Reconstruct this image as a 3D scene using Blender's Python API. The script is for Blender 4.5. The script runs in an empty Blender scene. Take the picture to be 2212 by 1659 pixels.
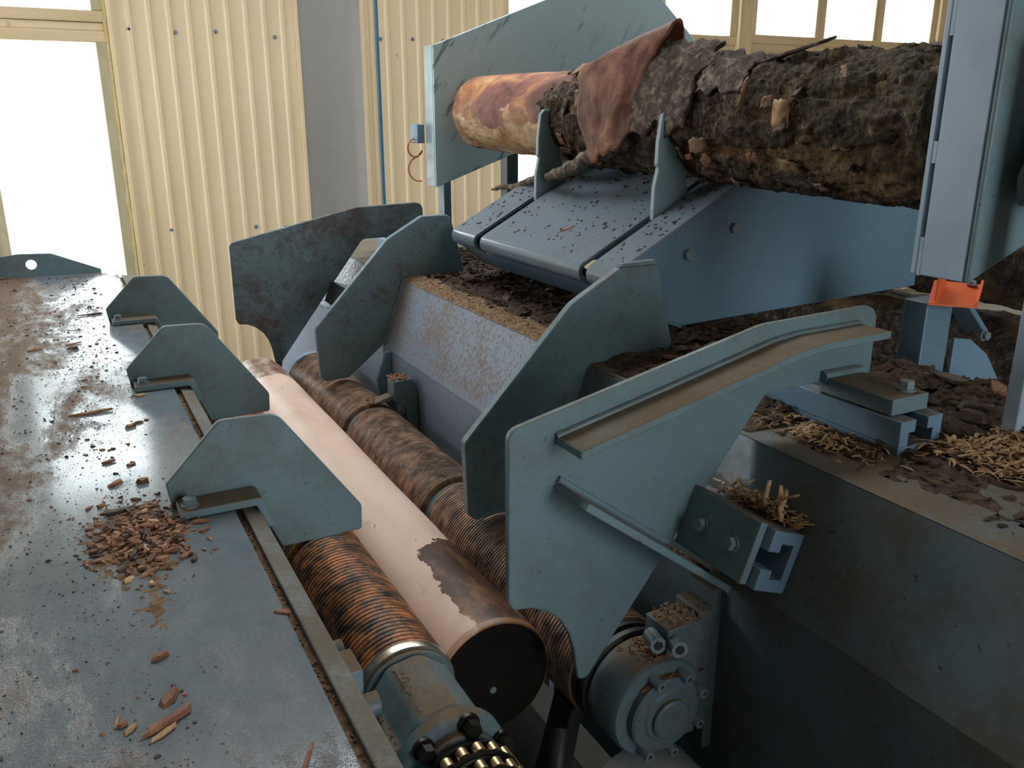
import bpy, bmesh, math, random
from mathutils import Vector, Matrix, noise

# ------------------------------------------------------------------ camera
H = 1.75                      # eye height; z values below are written relative to the eye and lifted by H
FPX, CX, CY = 1853.0, 1106.0, 829.5
VPX, VPY = 85.0 - CX, 250.0 - CY
PITCH = math.atan2(-VPY, FPX)
YAW = math.atan2(-VPX, math.hypot(FPX, VPY))
scene = bpy.context.scene
COL = scene.collection
cam_d = bpy.data.cameras.new('camera')
cam = bpy.data.objects.new('camera', cam_d)
COL.objects.link(cam)
cam_d.sensor_width = 36.0
cam_d.lens = FPX / 2212.0 * 36.0
cam_d.clip_start = 0.02
cam.location = (0, 0, H)
cam.rotation_euler = (math.pi / 2 - PITCH, 0, -YAW)
scene.camera = cam

# ------------------------------------------------------------------ world, light, exposure
world = bpy.data.worlds.new('overcast_sky')
scene.world = world
world.use_nodes = True
bg = world.node_tree.nodes['Background']
bg.inputs['Color'].default_value = (0.90, 0.965, 1.0, 1)
bg.inputs['Strength'].default_value = 9.0
scene.view_settings.view_transform = 'Standard'
scene.view_settings.look = 'None'
scene.view_settings.gamma = 1.0
scene.view_settings.use_curve_mapping = False
scene.view_settings.exposure = 0.0
scene.cycles.max_bounces = 6
scene.cycles.diffuse_bounces = 3
scene.cycles.glossy_bounces = 3


def area(name, loc, rot, sx, sy, power, col, portal=False):
    d = bpy.data.lights.new(name, 'AREA')
    d.shape = 'RECTANGLE'
    d.size, d.size_y = sx, sy
    d.energy = power
    d.color = col
    o = bpy.data.objects.new(name, d)
    COL.objects.link(o)
    o.location = loc
    o.rotation_euler = rot
    if portal:
        d.cycles.is_portal = True
    return o


YW = 6.0                      # back wall
XL, XR = -2.6, 9.0            # side walls
YR = -3.2                     # rear edge of the hall
ZC = 2.1                      # ceiling, above the eye
for nm, loc, rot, sx, sy in (('left_windows', (XL - .16, 4.8, H + .4), (0, math.radians(-90), 0), 2.0, 1.8),
                             ('fill_rear_door', (1.5, YR - .02, H - .2), (math.radians(90), 0, 0), 1.4, 3.1),
                             ('fill_skylight', (1.7, 3.2, H + ZC + .12), (0, 0, 0), 3.4, 1.2),
                             ('window_left_back', (.05, YW + .2, H + .1), (math.radians(-90), 0, 0), .8, 2.6),
                             ('windows_right_back', (5.45, YW + .2, H + .35), (math.radians(-90), 0, 0), 4.8, 2.2)):
    area('portal_' + nm, loc, rot, sx, sy, 1.0, (1, 1, 1), True)

# ------------------------------------------------------------------ mesh helpers


class M:
    def __init__(s):
        s.v, s.f = [], []

    def add(s, vs, fs):
        b = len(s.v)
        s.v += [tuple(p) for p in vs]
        s.f += [tuple(b + i for i in q) for q in fs]
        return s

    def prism(s, poly, y0, y1):
        n = len(poly)
        vs = [(x, y0, z) for x, z in poly] + [(x, y1, z) for x, z in poly]
        fs = [tuple(range(n)), tuple(range(2 * n - 1, n - 1, -1))]
        fs += [(i, (i + 1) % n + 0, (i + 1) % n + n, i + n) for i in range(n)]
        return s.add(vs, fs)

    def prism_x(s, poly, x0, x1):           # poly in (y, z)
        n = len(poly)
        vs = [(x0, y, z) for y, z in poly] + [(x1, y, z) for y, z in poly]
        fs = [tuple(range(n)), tuple(range(2 * n - 1, n - 1, -1))]
        fs += [(i, (i + 1) % n, (i + 1) % n + n, i + n) for i in range(n)]
        return s.add(vs, fs)

    def box(s, x0, x1, y0, y1, z0, z1):
        return s.prism([(x0, z0), (x1, z0), (x1, z1), (x0, z1)], y0, y1)

    def hexa(s, a, b):
        """a, b: two quads of 3d points"""
        return s.add(list(a) + list(b), [(0, 1, 2, 3), (7, 6, 5, 4), (0, 4, 5, 1), (1, 5, 6, 2), (2, 6, 7, 3), (3, 7, 4, 0)])

    def cyl(s, p0, p1, r0, r1=None, n=20):
        p0, p1 = Vector(p0), Vector(p1)
        r1 = r0 if r1 is None else r1
        d = (p1 - p0).normalized()
        u = d.orthogonal().normalized()
        w = d.cross(u)
        vs = []
        for p, r in ((p0, r0), (p1, r1)):
            vs += [p + (u * math.cos(2 * math.pi * i / n) + w * math.sin(2 * math.pi * i / n)) * r for i in range(n)]
        fs = [tuple(range(n - 1, -1, -1)), tuple(range(n, 2 * n))]
        fs += [(i, (i + 1) % n, (i + 1) % n + n, i + n) for i in range(n)]
        return s.add(vs, fs)

    def lathe_y(s, cx, cz, prof, n=48, wob=None):
        vs, fs = [], []
        for y, r in prof:
            for i in range(n):
                a = 2 * math.pi * i / n
                rr = r if wob is None else r + wob(y, a)
                vs.append((cx + rr * math.cos(a), y, cz + rr * math.sin(a)))
        m = len(prof)
        for j in range(m - 1):
            for i in range(n):
                k = (i + 1) % n
                fs.append((j * n + i, j * n + k, (j + 1) * n + k, (j + 1) * n + i))
        fs.append(tuple(range(n)))
        fs.append(tuple(range(m * n - 1, (m - 1) * n - 1, -1)))
        return s.add(vs, fs)

    def tube(s, pts, r, n=8):
        pts = [Vector(p) for p in pts]
        vs, fs = [], []
        for j, p in enumerate(pts):
            d = (pts[min(j + 1, len(pts) - 1)] - pts[max(j - 1, 0)]).normalized()
            ref = Vector((0, 0, 1)) if abs(d.z) < 0.9 else Vector((1, 0, 0))
            u = d.cross(ref).normalized()
            w = u.cross(d)
            rr = r(j / (len(pts) - 1)) if callable(r) else r
            vs += [p + (u * math.cos(2 * math.pi * i / n) + w * math.sin(2 * math.pi * i / n)) * rr for i in range(n)]
        for j in range(len(pts) - 1):
            for i in range(n):
                k = (i + 1) % n
                fs.append((j * n + i, j * n + k, (j + 1) * n + k, (j + 1) * n + i))
        fs.append(tuple(range(n - 1, -1, -1)))
        fs.append(tuple(range((len(pts) - 1) * n, len(pts) * n)))
        return s.add(vs, fs)

    def build(s, name, mat, parent=None, bevel=0.0, lift=True, sharp=35, recalc=True, segs=2):
        me = bpy.data.meshes.new(name)
        dz = H if lift else 0.0
        off = Vector((0, 0, 0))
        if parent is not None and lift:
            off = parent.location.copy()
            if parent.parent is not None:
                off += parent.parent.location
        me.from_pydata([(x - off.x, y - off.y, z + dz - off.z) for x, y, z in s.v], [], s.f)
        bm = bmesh.new()
        bm.from_mesh(me)
        if recalc:
            bmesh.ops.recalc_face_normals(bm, faces=bm.faces)
        lim = math.radians(sharp)
        for f in bm.faces:
            f.smooth = True
        for e in bm.edges:
            if len(e.link_faces) == 2 and e.calc_face_angle(0) > lim:
                e.smooth = False
        bm.to_mesh(me)
        bm.free()
        o = bpy.data.objects.new(name, me)
        COL.objects.link(o)
        me.materials.append(mat)
        if parent is not None:
            o.parent = parent
        if bevel:
            b = o.modifiers.new('bevel', 'BEVEL')
            b.width = bevel
            b.segments = segs
            b.limit_method = 'ANGLE'
            b.angle_limit = math.radians(40)
            b.harden_normals = False
        return o


def rpoly(pts, seg=5):
    """polygon with rounded corners: points (x, z) or (x, z, r)"""
    out = []
    n = len(pts)
    for i, p in enumerate(pts):
        if len(p) < 3 or p[2] <= 0:
            out.append((p[0], p[1]))
            continue
        c = Vector(p[:2])
        a = Vector(pts[i - 1][:2]) - c
        b = Vector(pts[(i + 1) % n][:2]) - c
        ang = a.angle(b)
        t = min(p[2] / math.tan(ang / 2), a.length * 0.48, b.length * 0.48)
        p0, p1 = c + a.normalized() * t, c + b.normalized() * t
        for k in range(seg + 1):
            q = k / seg
            out.append(tuple((1 - q) ** 2 * p0 + 2 * q * (1 - q) * c + q * q * p1))
    return out


def thing(name, label, cat, loc=(0, 0, 0), group=None):
    o = bpy.data.objects.new(name, None)
    COL.objects.link(o)
    o.empty_display_size = 0.05
    o.location = (loc[0], loc[1], loc[2] + H)
    o['label'] = label
    o['category'] = cat
    if group:
        o['group'] = group
    return o


def tag(o, label, cat, group=None, kind=None):
    o['label'] = label
    o['category'] = cat
    if group:
        o['group'] = group
    if kind:
        o['kind'] = kind
    return o


def struct(o, label=None):
    o['kind'] = 'structure'
    if label:
        o['label'] = label
    return o


def dup(root, loc, label):
    r = root.copy()
    COL.objects.link(r)
    r.location = (loc[0], loc[1], loc[2] + H)
    r['label'] = label
    for ch in list(root.children):
        c = ch.copy()
        COL.objects.link(c)
        c.parent = r
        for g in list(ch.children):
            d = g.copy()
            COL.objects.link(d)
            d.parent = c
    return r


def bolt(m, p, d, r, h, n=6, washer=True):
    """hex head (and washer) standing on p along d"""
    p, d = Vector(p), Vector(d).normalized()
    if washer:
        m.cyl(p, p + d * h * 0.22, r * 1.25, n=18)
    m.cyl(p + d * h * 0.2, p + d * h, r, r * 0.97, n=n)
    return m


# ------------------------------------------------------------------ materials


class N:
    def __init__(s, name):
        s.mat = bpy.data.materials.new(name)
        s.mat.use_nodes = True
        s.t = s.mat.node_tree
        s.b = s.t.nodes['Principled BSDF']
        s.tc = s.t.nodes.new('ShaderNodeTexCoord')
        s.co = s.t.nodes.new('ShaderNodeNewGeometry').outputs['Position']     # scene metres

    def geo(s):
        return s.t.nodes.new('ShaderNodeNewGeometry')

    def lk(s, a, b):
        s.t.links.new(a, b)

    def val(s, sock, v):
        if isinstance(v, (int, float)):
            sock.default_value = v
        elif isinstance(v, (tuple, list)):
            sock.default_value = tuple(v) + (1,) if len(v) == 3 and sock.type == 'RGBA' else v
        else:
            s.lk(v, sock)

    def noise(s, scale, detail=4, rough=0.6, dist=0.0, stretch=None, co=None, off=None):
        n = s.t.nodes.new('ShaderNodeTexNoise')
        n.inputs['Scale'].default_value = scale
        n.inputs['Detail'].default_value = detail
        n.inputs['Roughness'].default_value = rough
        n.inputs['Distortion'].default_value = dist
        c = co or s.co
        if stretch or off:
            mp = s.t.nodes.new('ShaderNodeMapping')
            if stretch:
                mp.inputs['Scale'].default_value = stretch
            if off:
                mp.inputs['Location'].default_value = off
            s.lk(c, mp.inputs['Vector'])
            c = mp.outputs['Vector']
        s.lk(c, n.inputs['Vector'])
        return n.outputs['Fac']

    def ramp(s, v, stops, interp='LINEAR'):
        r = s.t.nodes.new('ShaderNodeValToRGB')
        r.color_ramp.interpolation = interp
        els = r.color_ramp.elements
        while len(els) < len(stops):
            els.new(0.5)
        for e, (p, c) in zip(els, stops):
            e.position = p
            e.color = (c, c, c, 1) if isinstance(c, (int, float)) else tuple(c) + (1,)
        s.lk(v, r.inputs['Fac'])
        return r.outputs['Color']

    def mix(s, fac, a, b, mode='MIX'):
        m = s.t.nodes.new('ShaderNodeMix')
        m.data_type = 'RGBA'
        m.blend_type = mode
        s.val(m.inputs['Factor'], fac)
        s.val(m.inputs['A'], a) if False else s.val(m.inputs[6], a)
        s.val(m.inputs[7], b)
        return m.outputs[2]

    def math(s, op, a, b=0.0, clamp=False):
        m = s.t.nodes.new('ShaderNodeMath')
        m.operation = op
        m.use_clamp = clamp
        s.val(m.inputs[0], a)
        s.val(m.inputs[1], b)
        return m.outputs[0]

    def sep(s, v=None):
        x = s.t.nodes.new('ShaderNodeSeparateXYZ')
        s.lk(v or s.co, x.inputs[0])
        return x.outputs

    def bump(s, h, strength=0.3, dist=0.01):
        b = s.t.nodes.new('ShaderNodeBump')
        b.inputs['Strength'].default_value = strength
        b.inputs['Distance'].default_value = dist
        s.lk(h, b.inputs['Height'])
        s.lk(b.outputs['Normal'], s.b.inputs['Normal'])

    def attr(s, name):
        a = s.t.nodes.new('ShaderNodeAttribute')
        a.attribute_name = name
        return a.outputs['Color']

    def out(s, col=None, rough=None, metal=None, spec=None):
        if col is not None:
            s.val(s.b.inputs['Base Color'], col)
        if rough is not None:
            s.val(s.b.inputs['Roughness'], rough)
        if metal is not None:
            s.val(s.b.inputs['Metallic'], metal)
        if spec is not None:
            s.b.inputs['Specular IOR Level'].default_value = spec
        return s.mat


BLUE = (0.150, 0.245, 0.300)
TEAL = (0.155, 0.240, 0.270)
DUST = (0.150, 0.100, 0.052)
RUST = (0.085, 0.040, 0.022)


def paint(name, base=TEAL, dirt=0.5, dust=0.6, rough=0.38, rust=0.0, speck=0.5, dmin=0.25, lo=0.50):
    """painted steel: blotchy grime, dark specks, sawdust settled on faces that look up"""
    n = N(name)
    big = n.noise(5, 5, 0.62)
    fine = n.noise(60, 4, 0.7)
    tone = n.mix(n.ramp(n.noise(2.3, 3), [(0.3, 0.0), (0.75, 1.0)]), tuple(c * 0.88 for c in base), tuple(c * 1.12 for c in base))
    g = n.ramp(n.math('ADD', n.math('MULTIPLY', big, 0.75), n.math('MULTIPLY', fine, 0.25)), [(lo, 0.0), (lo + 0.2, 1.0)])
    col = n.mix(n.math('MULTIPLY', g, dirt), tone, (0.10, 0.085, 0.06))
    if rust:
        rm = n.ramp(n.math('ADD', n.math('MULTIPLY', n.noise(7, 6, 0.7), 0.7), n.math('MULTIPLY', n.noise(70, 3), 0.3)), [(0.60 - rust * 0.2, 0.0), (0.72 - rust * 0.15, 1.0)])
        col = n.mix(n.math('MULTIPLY', rm, 0.8), col, RUST)
    if speck:
        sp = n.ramp(n.noise(95, 2, 0.5, off=(3, 1, 7)), [(0.70, 0.0), (0.74, 1.0)])
        col = n.mix(n.math('MULTIPLY', sp, speck), col, (0.03, 0.025, 0.02))
    up = n.ramp(n.sep(n.geo().outputs['True Normal'])[2], [(0.72, 0.0), (0.9, 1.0)])
    dn = n.ramp(n.math('ADD', n.math('MULTIPLY', n.noise(9, 5), 0.6), n.math('MULTIPLY', n.noise(130, 3), 0.4)), [(0.36, dmin), (0.56, 1.0)])
    du = n.math('MULTIPLY', n.math('MULTIPLY', up, dn), dust)
    col = n.mix(du, col, DUST)
    rg = n.math('ADD', n.math('ADD', rough, n.math('MULTIPLY', g, 0.18)), n.math('MULTIPLY', du, 0.4), clamp=True)
    n.bump(n.math('ADD', n.math('MULTIPLY', fine, 0.5), n.math('MULTIPLY', n.noise(400, 2), 0.15)), 0.12, 0.002)
    return n.out(col, rg, 0.0, 0.5)


MAT = {}
MAT['plate'] = paint('painted_plate_teal', TEAL, 0.5, 0.6, 0.42, lo=0.48)
MAT['plate_dirty'] = paint('painted_plate_grimy', TEAL, 0.85, 0.12, 0.45, rust=0.35, speck=0.8)
MAT['plate_rusty'] = paint('painted_plate_rust_stained', TEAL, 0.7, 0.3, 0.42, rust=0.75, speck=0.8)
MAT['fin'] = paint('painted_fin_teal', TEAL, 0.6, 0.08, 0.40, lo=0.46)
MAT['strip'] = paint('painted_edge_strip', (0.16, 0.205, 0.215), 0.8, 0.75, 0.5, speck=0.8, dmin=0.1)
MAT['flange_dusty'] = paint('painted_flange_sawdust', TEAL, 0.6, 1.0, 0.5, dmin=0.72)
MAT['arm'] = paint('painted_arm_blue', (0.135, 0.235, 0.310), 0.2, 0.12, 0.36, speck=0.35)
MAT['arm_top'] = paint('painted_arm_top', (0.175, 0.235, 0.295), 0.4, 0.18, 0.17, speck=0.7)
MAT['guard'] = paint('painted_guard_blue', (0.27, 0.385, 0.42), 0.12, 0.2, 0.30, speck=0.15)
def scuffed():
    n = N('painted_guard_scuffed')
    m1 = n.t.nodes.new('ShaderNodeMapping')
    m1.inputs['Rotation'].default_value = (0, math.radians(52), 0)
    mp = n.t.nodes.new('ShaderNodeMapping')
    mp.inputs['Scale'].default_value = (6.5, 1, 38)
    n.lk(n.co, m1.inputs['Vector'])
    n.lk(m1.outputs['Vector'], mp.inputs['Vector'])
    st = n.ramp(n.noise(1.0, 3, 0.55, co=mp.outputs['Vector']), [(0.57, 0.0), (0.63, 1.0)])
    area_ = n.ramp(n.noise(3.2, 2, 0.5, off=(1.3, 0, .4)), [(0.42, 0.0), (0.58, 1.0)])
    tone = n.mix(n.noise(2, 3), (0.40, 0.535, 0.56), (0.46, 0.595, 0.62))
    col = n.mix(n.math('MULTIPLY', n.math('MULTIPLY', st, area_), 0.75), tone, (0.085, 0.11, 0.115))
    return n.out(col, n.math('ADD', 0.28, n.math('MULTIPLY', n.noise(9, 4), 0.16)), 0, 0.5)


MAT['guard_scuffed'] = scuffed()
MAT['post'] = paint('painted_post_lit_blue', (0.36, 0.48, 0.62), 0.1, 0.2, 0.4, speck=0.12)  # pale blue: window light on the end guard's flange put into the paint
MAT['beam'] = paint('painted_beam_blue', (0.105, 0.165, 0.20), 0.85, 0.9, 0.42, speck=0.8, lo=0.42)
MAT['gear'] = paint('painted_gearbox', (0.115, 0.175, 0.20), 0.75, 0.95, 0.45, rust=0.45, dmin=.6)
MAT['rail'] = paint('painted_rail_blue', (0.16, 0.28, 0.39), 0.35, 0.9, 0.4)
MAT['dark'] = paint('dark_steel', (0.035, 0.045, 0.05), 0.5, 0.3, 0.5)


def simple(name, col, rough=0.6, metal=0.0, var=0.25, scale=12, bump=0.2):
    n = N(name)
    v = n.noise(scale, 5)
    c = n.mix(v, tuple(x * (1 - var) for x in col), tuple(min(1, x * (1 + var)) for x in col))
    if bump:
        n.bump(v, bump, 0.004)
    return n.out(c, rough, metal)


MAT['bolt'] = simple('zinc_bolt', (0.20, 0.25, 0.27), 0.45, 0.3, 0.3, 60)
MAT['black'] = simple('black_rubber', (0.018, 0.018, 0.017), 0.5)
MAT['black_oily'] = simple('oily_black_steel', (0.02, 0.017, 0.013), 0.28, 0.4)
MAT['steel'] = simple('worn_steel', (0.50, 0.44, 0.36), 0.28, 0.9)
MAT['brass'] = simple('polished_oily_links', (0.50, 0.34, 0.19), 0.3, 0.8)
MAT['grey_column'] = simple('grey_column_paint', (0.40, 0.38, 0.355), 0.55, 0.0, 0.06, 3, 0.02)
MAT['orange'] = simple('orange_paint', (0.80, 0.13, 0.025), 0.45, 0, 0.1)
MAT['orange_wire'] = simple('orange_cable', (0.62, 0.16, 0.05), 0.45)
MAT['cord_blue'] = simple('blue_air_hose', (0.03, 0.13, 0.22), 0.45)
MAT['boards'] = simple('brown_board_wall', (0.20, 0.15, 0.10), 0.8, 0, 0.3, 3, 0)
MAT['floor'] = simple('concrete_floor', (0.22, 0.20, 0.18), 0.75, 0, 0.3, 4)
MAT['ceiling'] = simple('ceiling_sheet', (0.62, 0.56, 0.47), 0.7, 0, 0.05, 3, 0)
MAT['ground'] = simple('pale_gravel', (0.62, 0.62, 0.60), 0.9, 0, 0.1, 3, 0)
MAT['galv'] = simple('galvanised_sheet', (0.52, 0.55, 0.56), 0.4, 0.2, 0.2, 5, 0.05)
MAT['foam'] = simple('joint_foam', (0.55, 0.42, 0.20), 0.9, 0, 0.3, 40, 0.6)


def mat_sheet():
    n = N('cream_corrugated_sheet')
    v = n.noise(2.2, 4, 0.5, stretch=(1, 1, 0.3))
    c = n.mix(n.ramp(v, [(0.3, 0.0), (0.75, 1.0)]), (0.80, 0.62, 0.38), (0.88, 0.70, 0.455))
    sp = n.ramp(n.noise(26, 2, 0.5, stretch=(1, 1, 0.4)), [(0.775, 0.0), (0.79, 1.0)])
    c = n.mix(n.math('MULTIPLY', sp, 0.6), c, (0.2, 0.14, 0.07))
    return n.out(c, n.ramp(v, [(0.3, 0.36), (0.7, 0.45)]), 0, 0.5)


MAT['sheet'] = mat_sheet()


def mat_wood(name, a, b, stretch):
    n = N(name)
    v = n.noise(9, 6, 0.6, 0.6, stretch=stretch)
    c = n.ramp(v, [(0.25, tuple(x * 0.75 for x in a)), (0.5, a), (0.75, b)])
    k = n.ramp(n.noise(6, 2, 0.5, stretch=(1, 1, 0.6)), [(0.72, 0.0), (0.78, 1.0)])
    c = n.mix(n.math('MULTIPLY', k, 0.6), c, (0.22, 0.12, 0.05))
    n.bump(v, 0.15, 0.003)
    return n.out(c, 0.6)


MAT['wood'] = mat_wood('pine_frame_wood', (0.74, 0.58, 0.35), (0.86, 0.71, 0.47), (1, 1, 0.12))
MAT['wood_h'] = mat_wood('pine_frame_wood_rails', (0.72, 0.54, 0.32), (0.84, 0.68, 0.44), (0.12, 1, 1))
MAT['wood_green'] = mat_wood('impregnated_frame_wood', (0.50, 0.42, 0.25), (0.62, 0.54, 0.34), (1, 1, 0.25))


def mat_glass():
    n = N('window_glass')
    t = n.t.nodes.new('ShaderNodeBsdfTransparent')
    t.inputs['Color'].default_value = (0.96, 0.98, 0.97, 1)
    g = n.t.nodes.new('ShaderNodeBsdfGlossy')
    g.inputs['Roughness'].default_value = 0.02
    mx = n.t.nodes.new('ShaderNodeMixShader')
    mx.inputs[0].default_value = 0.06
    n.lk(t.outputs[0], mx.inputs[1])
    n.lk(g.outputs[0], mx.inputs[2])
    n.lk(mx.outputs[0], n.t.nodes['Material Output'].inputs['Surface'])
    return n.mat


MAT['glass'] = mat_glass()


def mat_table():
    n = N('painted_table_sawdust')
    x, y, z = n.sep()
    big = n.noise(4.2, 5, 0.62, 0.5, stretch=(1.5, 0.55, 1))
    mid = n.noise(30, 5, 0.7, stretch=(1, 0.6, 1))
    fine = n.noise(240, 3, 0.75)
    grit = n.noise(520, 2, 0.7)
    big = n.ramp(big, [(0.34, 0.0), (0.66, 1.0)])
    # sawdust lies thickest on the outer (left) half and thins towards the inner edge
    side = n.ramp(n.math('ADD', x, 0.5), [(0.33, 0.30), (0.41, 0.10), (0.54, 0.02), (0.66, 0.0)])
    far = n.ramp(n.math('MULTIPLY', y, 0.25), [(0.40, 0.0), (0.90, 0.12)])
    m2 = n.math('ADD', n.math('ADD', n.math('MULTIPLY', big, 0.42), n.math('MULTIPLY', mid, 0.42)), n.math('ADD', side, far))
    thick = n.ramp(n.math('ADD', m2, n.math('MULTIPLY', n.math('SUBTRACT', fine, 0.5), 0.35)), [(0.56, 0.0), (0.72, 1.0)])
    gr = n.ramp(n.math('ADD', grit, n.math('MULTIPLY', n.math('SUBTRACT', m2, 0.45), 0.5)), [(0.56, 0.0), (0.64, 1.0)])
    grey = n.mix(n.ramp(mid, [(0.3, 0.0), (0.7, 1.0)]), (0.125, 0.160, 0.190), (0.165, 0.205, 0.235))
    dustc = n.mix(n.ramp(n.math('ADD', n.math('MULTIPLY', fine, .6), n.math('MULTIPLY', mid, .4)), [(0.35, 0.0), (0.65, 1.0)]), (0.075, 0.040, 0.020), (0.22, 0.125, 0.060))
    col = n.mix(n.math('MULTIPLY', thick, 0.92), grey, dustc)
    col = n.mix(n.math('MULTIPLY', gr, 0.55), col, (0.10, 0.058, 0.03))
    rg = n.math('ADD', n.math('ADD', 0.09, n.math('MULTIPLY', mid, 0.08)), n.math('ADD', n.math('MULTIPLY', thick, 0.5), n.math('MULTIPLY', gr, 0.22)), clamp=True)
    n.bump(n.math('MULTIPLY', n.math('ADD', fine, grit), n.math('ADD', thick, n.math('ADD', 0.015, n.math('MULTIPLY', gr, 0.3)))), 0.35, 0.003)
    return n.out(col, rg, 0, 0.6)


MAT['table'] = mat_table()


def mat_chute():
    n = N('painted_beam_splattered')
    x, y, z = n.sep()
    mid = n.noise(120, 4, 0.7, stretch=(1, 1, 0.7))
    big = n.noise(6, 4, 0.6)
    m = n.ramp(n.math('ADD', n.math('MULTIPLY', mid, 0.65), n.math('MULTIPLY', big, 0.35)), [(0.47, 0.0), (0.52, 1.0)])
    base = n.mix(big, (0.20, 0.265, 0.36), (0.26, 0.33, 0.43))
    up = n.ramp(n.math('SUBTRACT', z, H - 0.75), [(0.035, 0.10), (0.06, 1.0)])     # wet splash stays above the fold
    col = n.mix(n.math('MULTIPLY', n.math('MULTIPLY', m, up), 0.75), base, (0.21, 0.14, 0.085))
    n.bump(m, 0.2, 0.003)
    return n.out(col, n.math('ADD', 0.36, n.math('MULTIPLY', m, 0.3)))


MAT['chute'] = mat_chute()


def mat_roller(name, a, b, c, cx, cz):
    """bark-polished ribbed steel: colour streaks wrap round the axis"""
    n = N(name)
    x, y, z = n.sep()
    ang = n.math('ARCTAN2', n.math('SUBTRACT', z, cz + H), n.math('SUBTRACT', x, cx))
    cmb = n.t.nodes.new('ShaderNodeCombineXYZ')
    n.lk(n.math('MULTIPLY', n.math('SINE', ang), 0.16), cmb.inputs[0])
    n.lk(y, cmb.inputs[1])
    n.lk(n.math('MULTIPLY', n.math('COSINE', ang), 0.16), cmb.inputs[2])
    co = cmb.outputs[0]
    v = n.noise(16, 5, 0.65, 0.4, co=co, stretch=(1, 2.2, 1))
    w = n.noise(34, 4, 0.65, co=co, stretch=(0.5, 7, 0.5))
    f = n.math('ADD', n.math('MULTIPLY', v, 0.82), n.math('MULTIPLY', w, 0.18))
    col = n.ramp(f, [(0.36, a), (0.46, b), (0.54, c), (0.66, tuple(min(1, q * 1.7) for q in c))])
    n.bump(w, 0.2, 0.003)
    return n.out(col, n.ramp(v, [(0.3, 0.3), (0.7, 0.5)]), 0.15)


LR = (0.373, -0.836, 0.079)      # left roller: x, z, r
RR = (0.750, -0.910, 0.097)      # right roller
LG = (0.547, -0.905, 0.105)      # peeled log
MAT['roller_l'] = mat_roller('ribbed_roller_rusty', (0.035, 0.022, 0.016), (0.12, 0.065, 0.036), (0.35, 0.14, 0.045), LR[0], LR[1])
MAT['roller_r'] = mat_roller('ribbed_roller_bark_stained', (0.070, 0.042, 0.030), (0.19, 0.115, 0.080), (0.31, 0.19, 0.125), RR[0], RR[1])


def mat_peeled():
    n = N('peeled_log_wood')
    x, y, z = n.sep()
    v = n.noise(7, 5, 0.6, 0.3, stretch=(1, 0.5, 1))
    w = n.noise(24, 5, 0.7, stretch=(1, 0.35, 1))
    pale = n.ramp(v, [(0.25, (0.66, 0.42, 0.32)), (0.5, (0.80, 0.57, 0.45)), (0.75, (0.84, 0.65, 0.52))])
    pale = n.mix(n.ramp(w, [(0.62, 0.0), (0.75, 0.5)]), pale, (0.55, 0.25, 0.10))
    brown = n.ramp(w, [(0.25, (0.022, 0.010, 0.007)), (0.5, (0.085, 0.034, 0.018)), (0.72, (0.30, 0.14, 0.06))])
    nn = n.math('MULTIPLY', n.math('SUBTRACT', n.noise(14, 5, 0.7), 0.5), 0.16)
    # bark left on at the near end (upper right side) and at the far end
    a1 = n.math('LESS_THAN', n.math('ADD', n.math('ADD', y, nn), n.math('MULTIPLY', n.math('SUBTRACT', x, LG[0]), -0.9)), 1.40)
    a2 = n.math('GREATER_THAN', n.math('ADD', x, n.math('MULTIPLY', nn, 0.35)), LG[0] - 0.028)
    b1 = n.math('GREATER_THAN', n.math('ADD', y, nn), 2.72)
    msk = n.math('MAXIMUM', n.math('MULTIPLY', a1, a2), n.math('MULTIPLY', b1, n.ramp(w, [(0.4, 0.3), (0.6, 1.0)])), clamp=True)
    rim = n.math('MULTIPLY', n.math('LESS_THAN', y, 1.118), 0.6)
    col = n.mix(msk, pale, brown)
    fl = n.ramp(n.noise(38, 3, 0.6, stretch=(1, 0.5, 1)), [(0.725, 0.0), (0.745, 1.0)])
    col = n.mix(n.math('MULTIPLY', fl, 0.8), col, (0.05, 0.022, 0.015))
    col = n.mix(rim, col, (0.42, 0.2, 0.08))
    n.bump(n.math('ADD', w, n.math('MULTIPLY', msk, 0.5)), 0.15, 0.004)
    return n.out(col, 0.42, 0, 0.4)


MAT['peeled'] = mat_peeled()
MAT['bast'] = simple('bast_flakes', (0.24, 0.145, 0.075), 0.8, 0, 0.5, 50, 0.6)
MAT['log_end'] = simple('shade_dark_log_end', (0.012, 0.010, 0.009), 0.85, 0, 0.5, 14, 0.5)  # near-black: shade on the end face put into the colour

MAT['log_end'].node_tree.nodes['Principled BSDF'].inputs['Specular IOR Level'].default_value = 0.08


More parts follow.
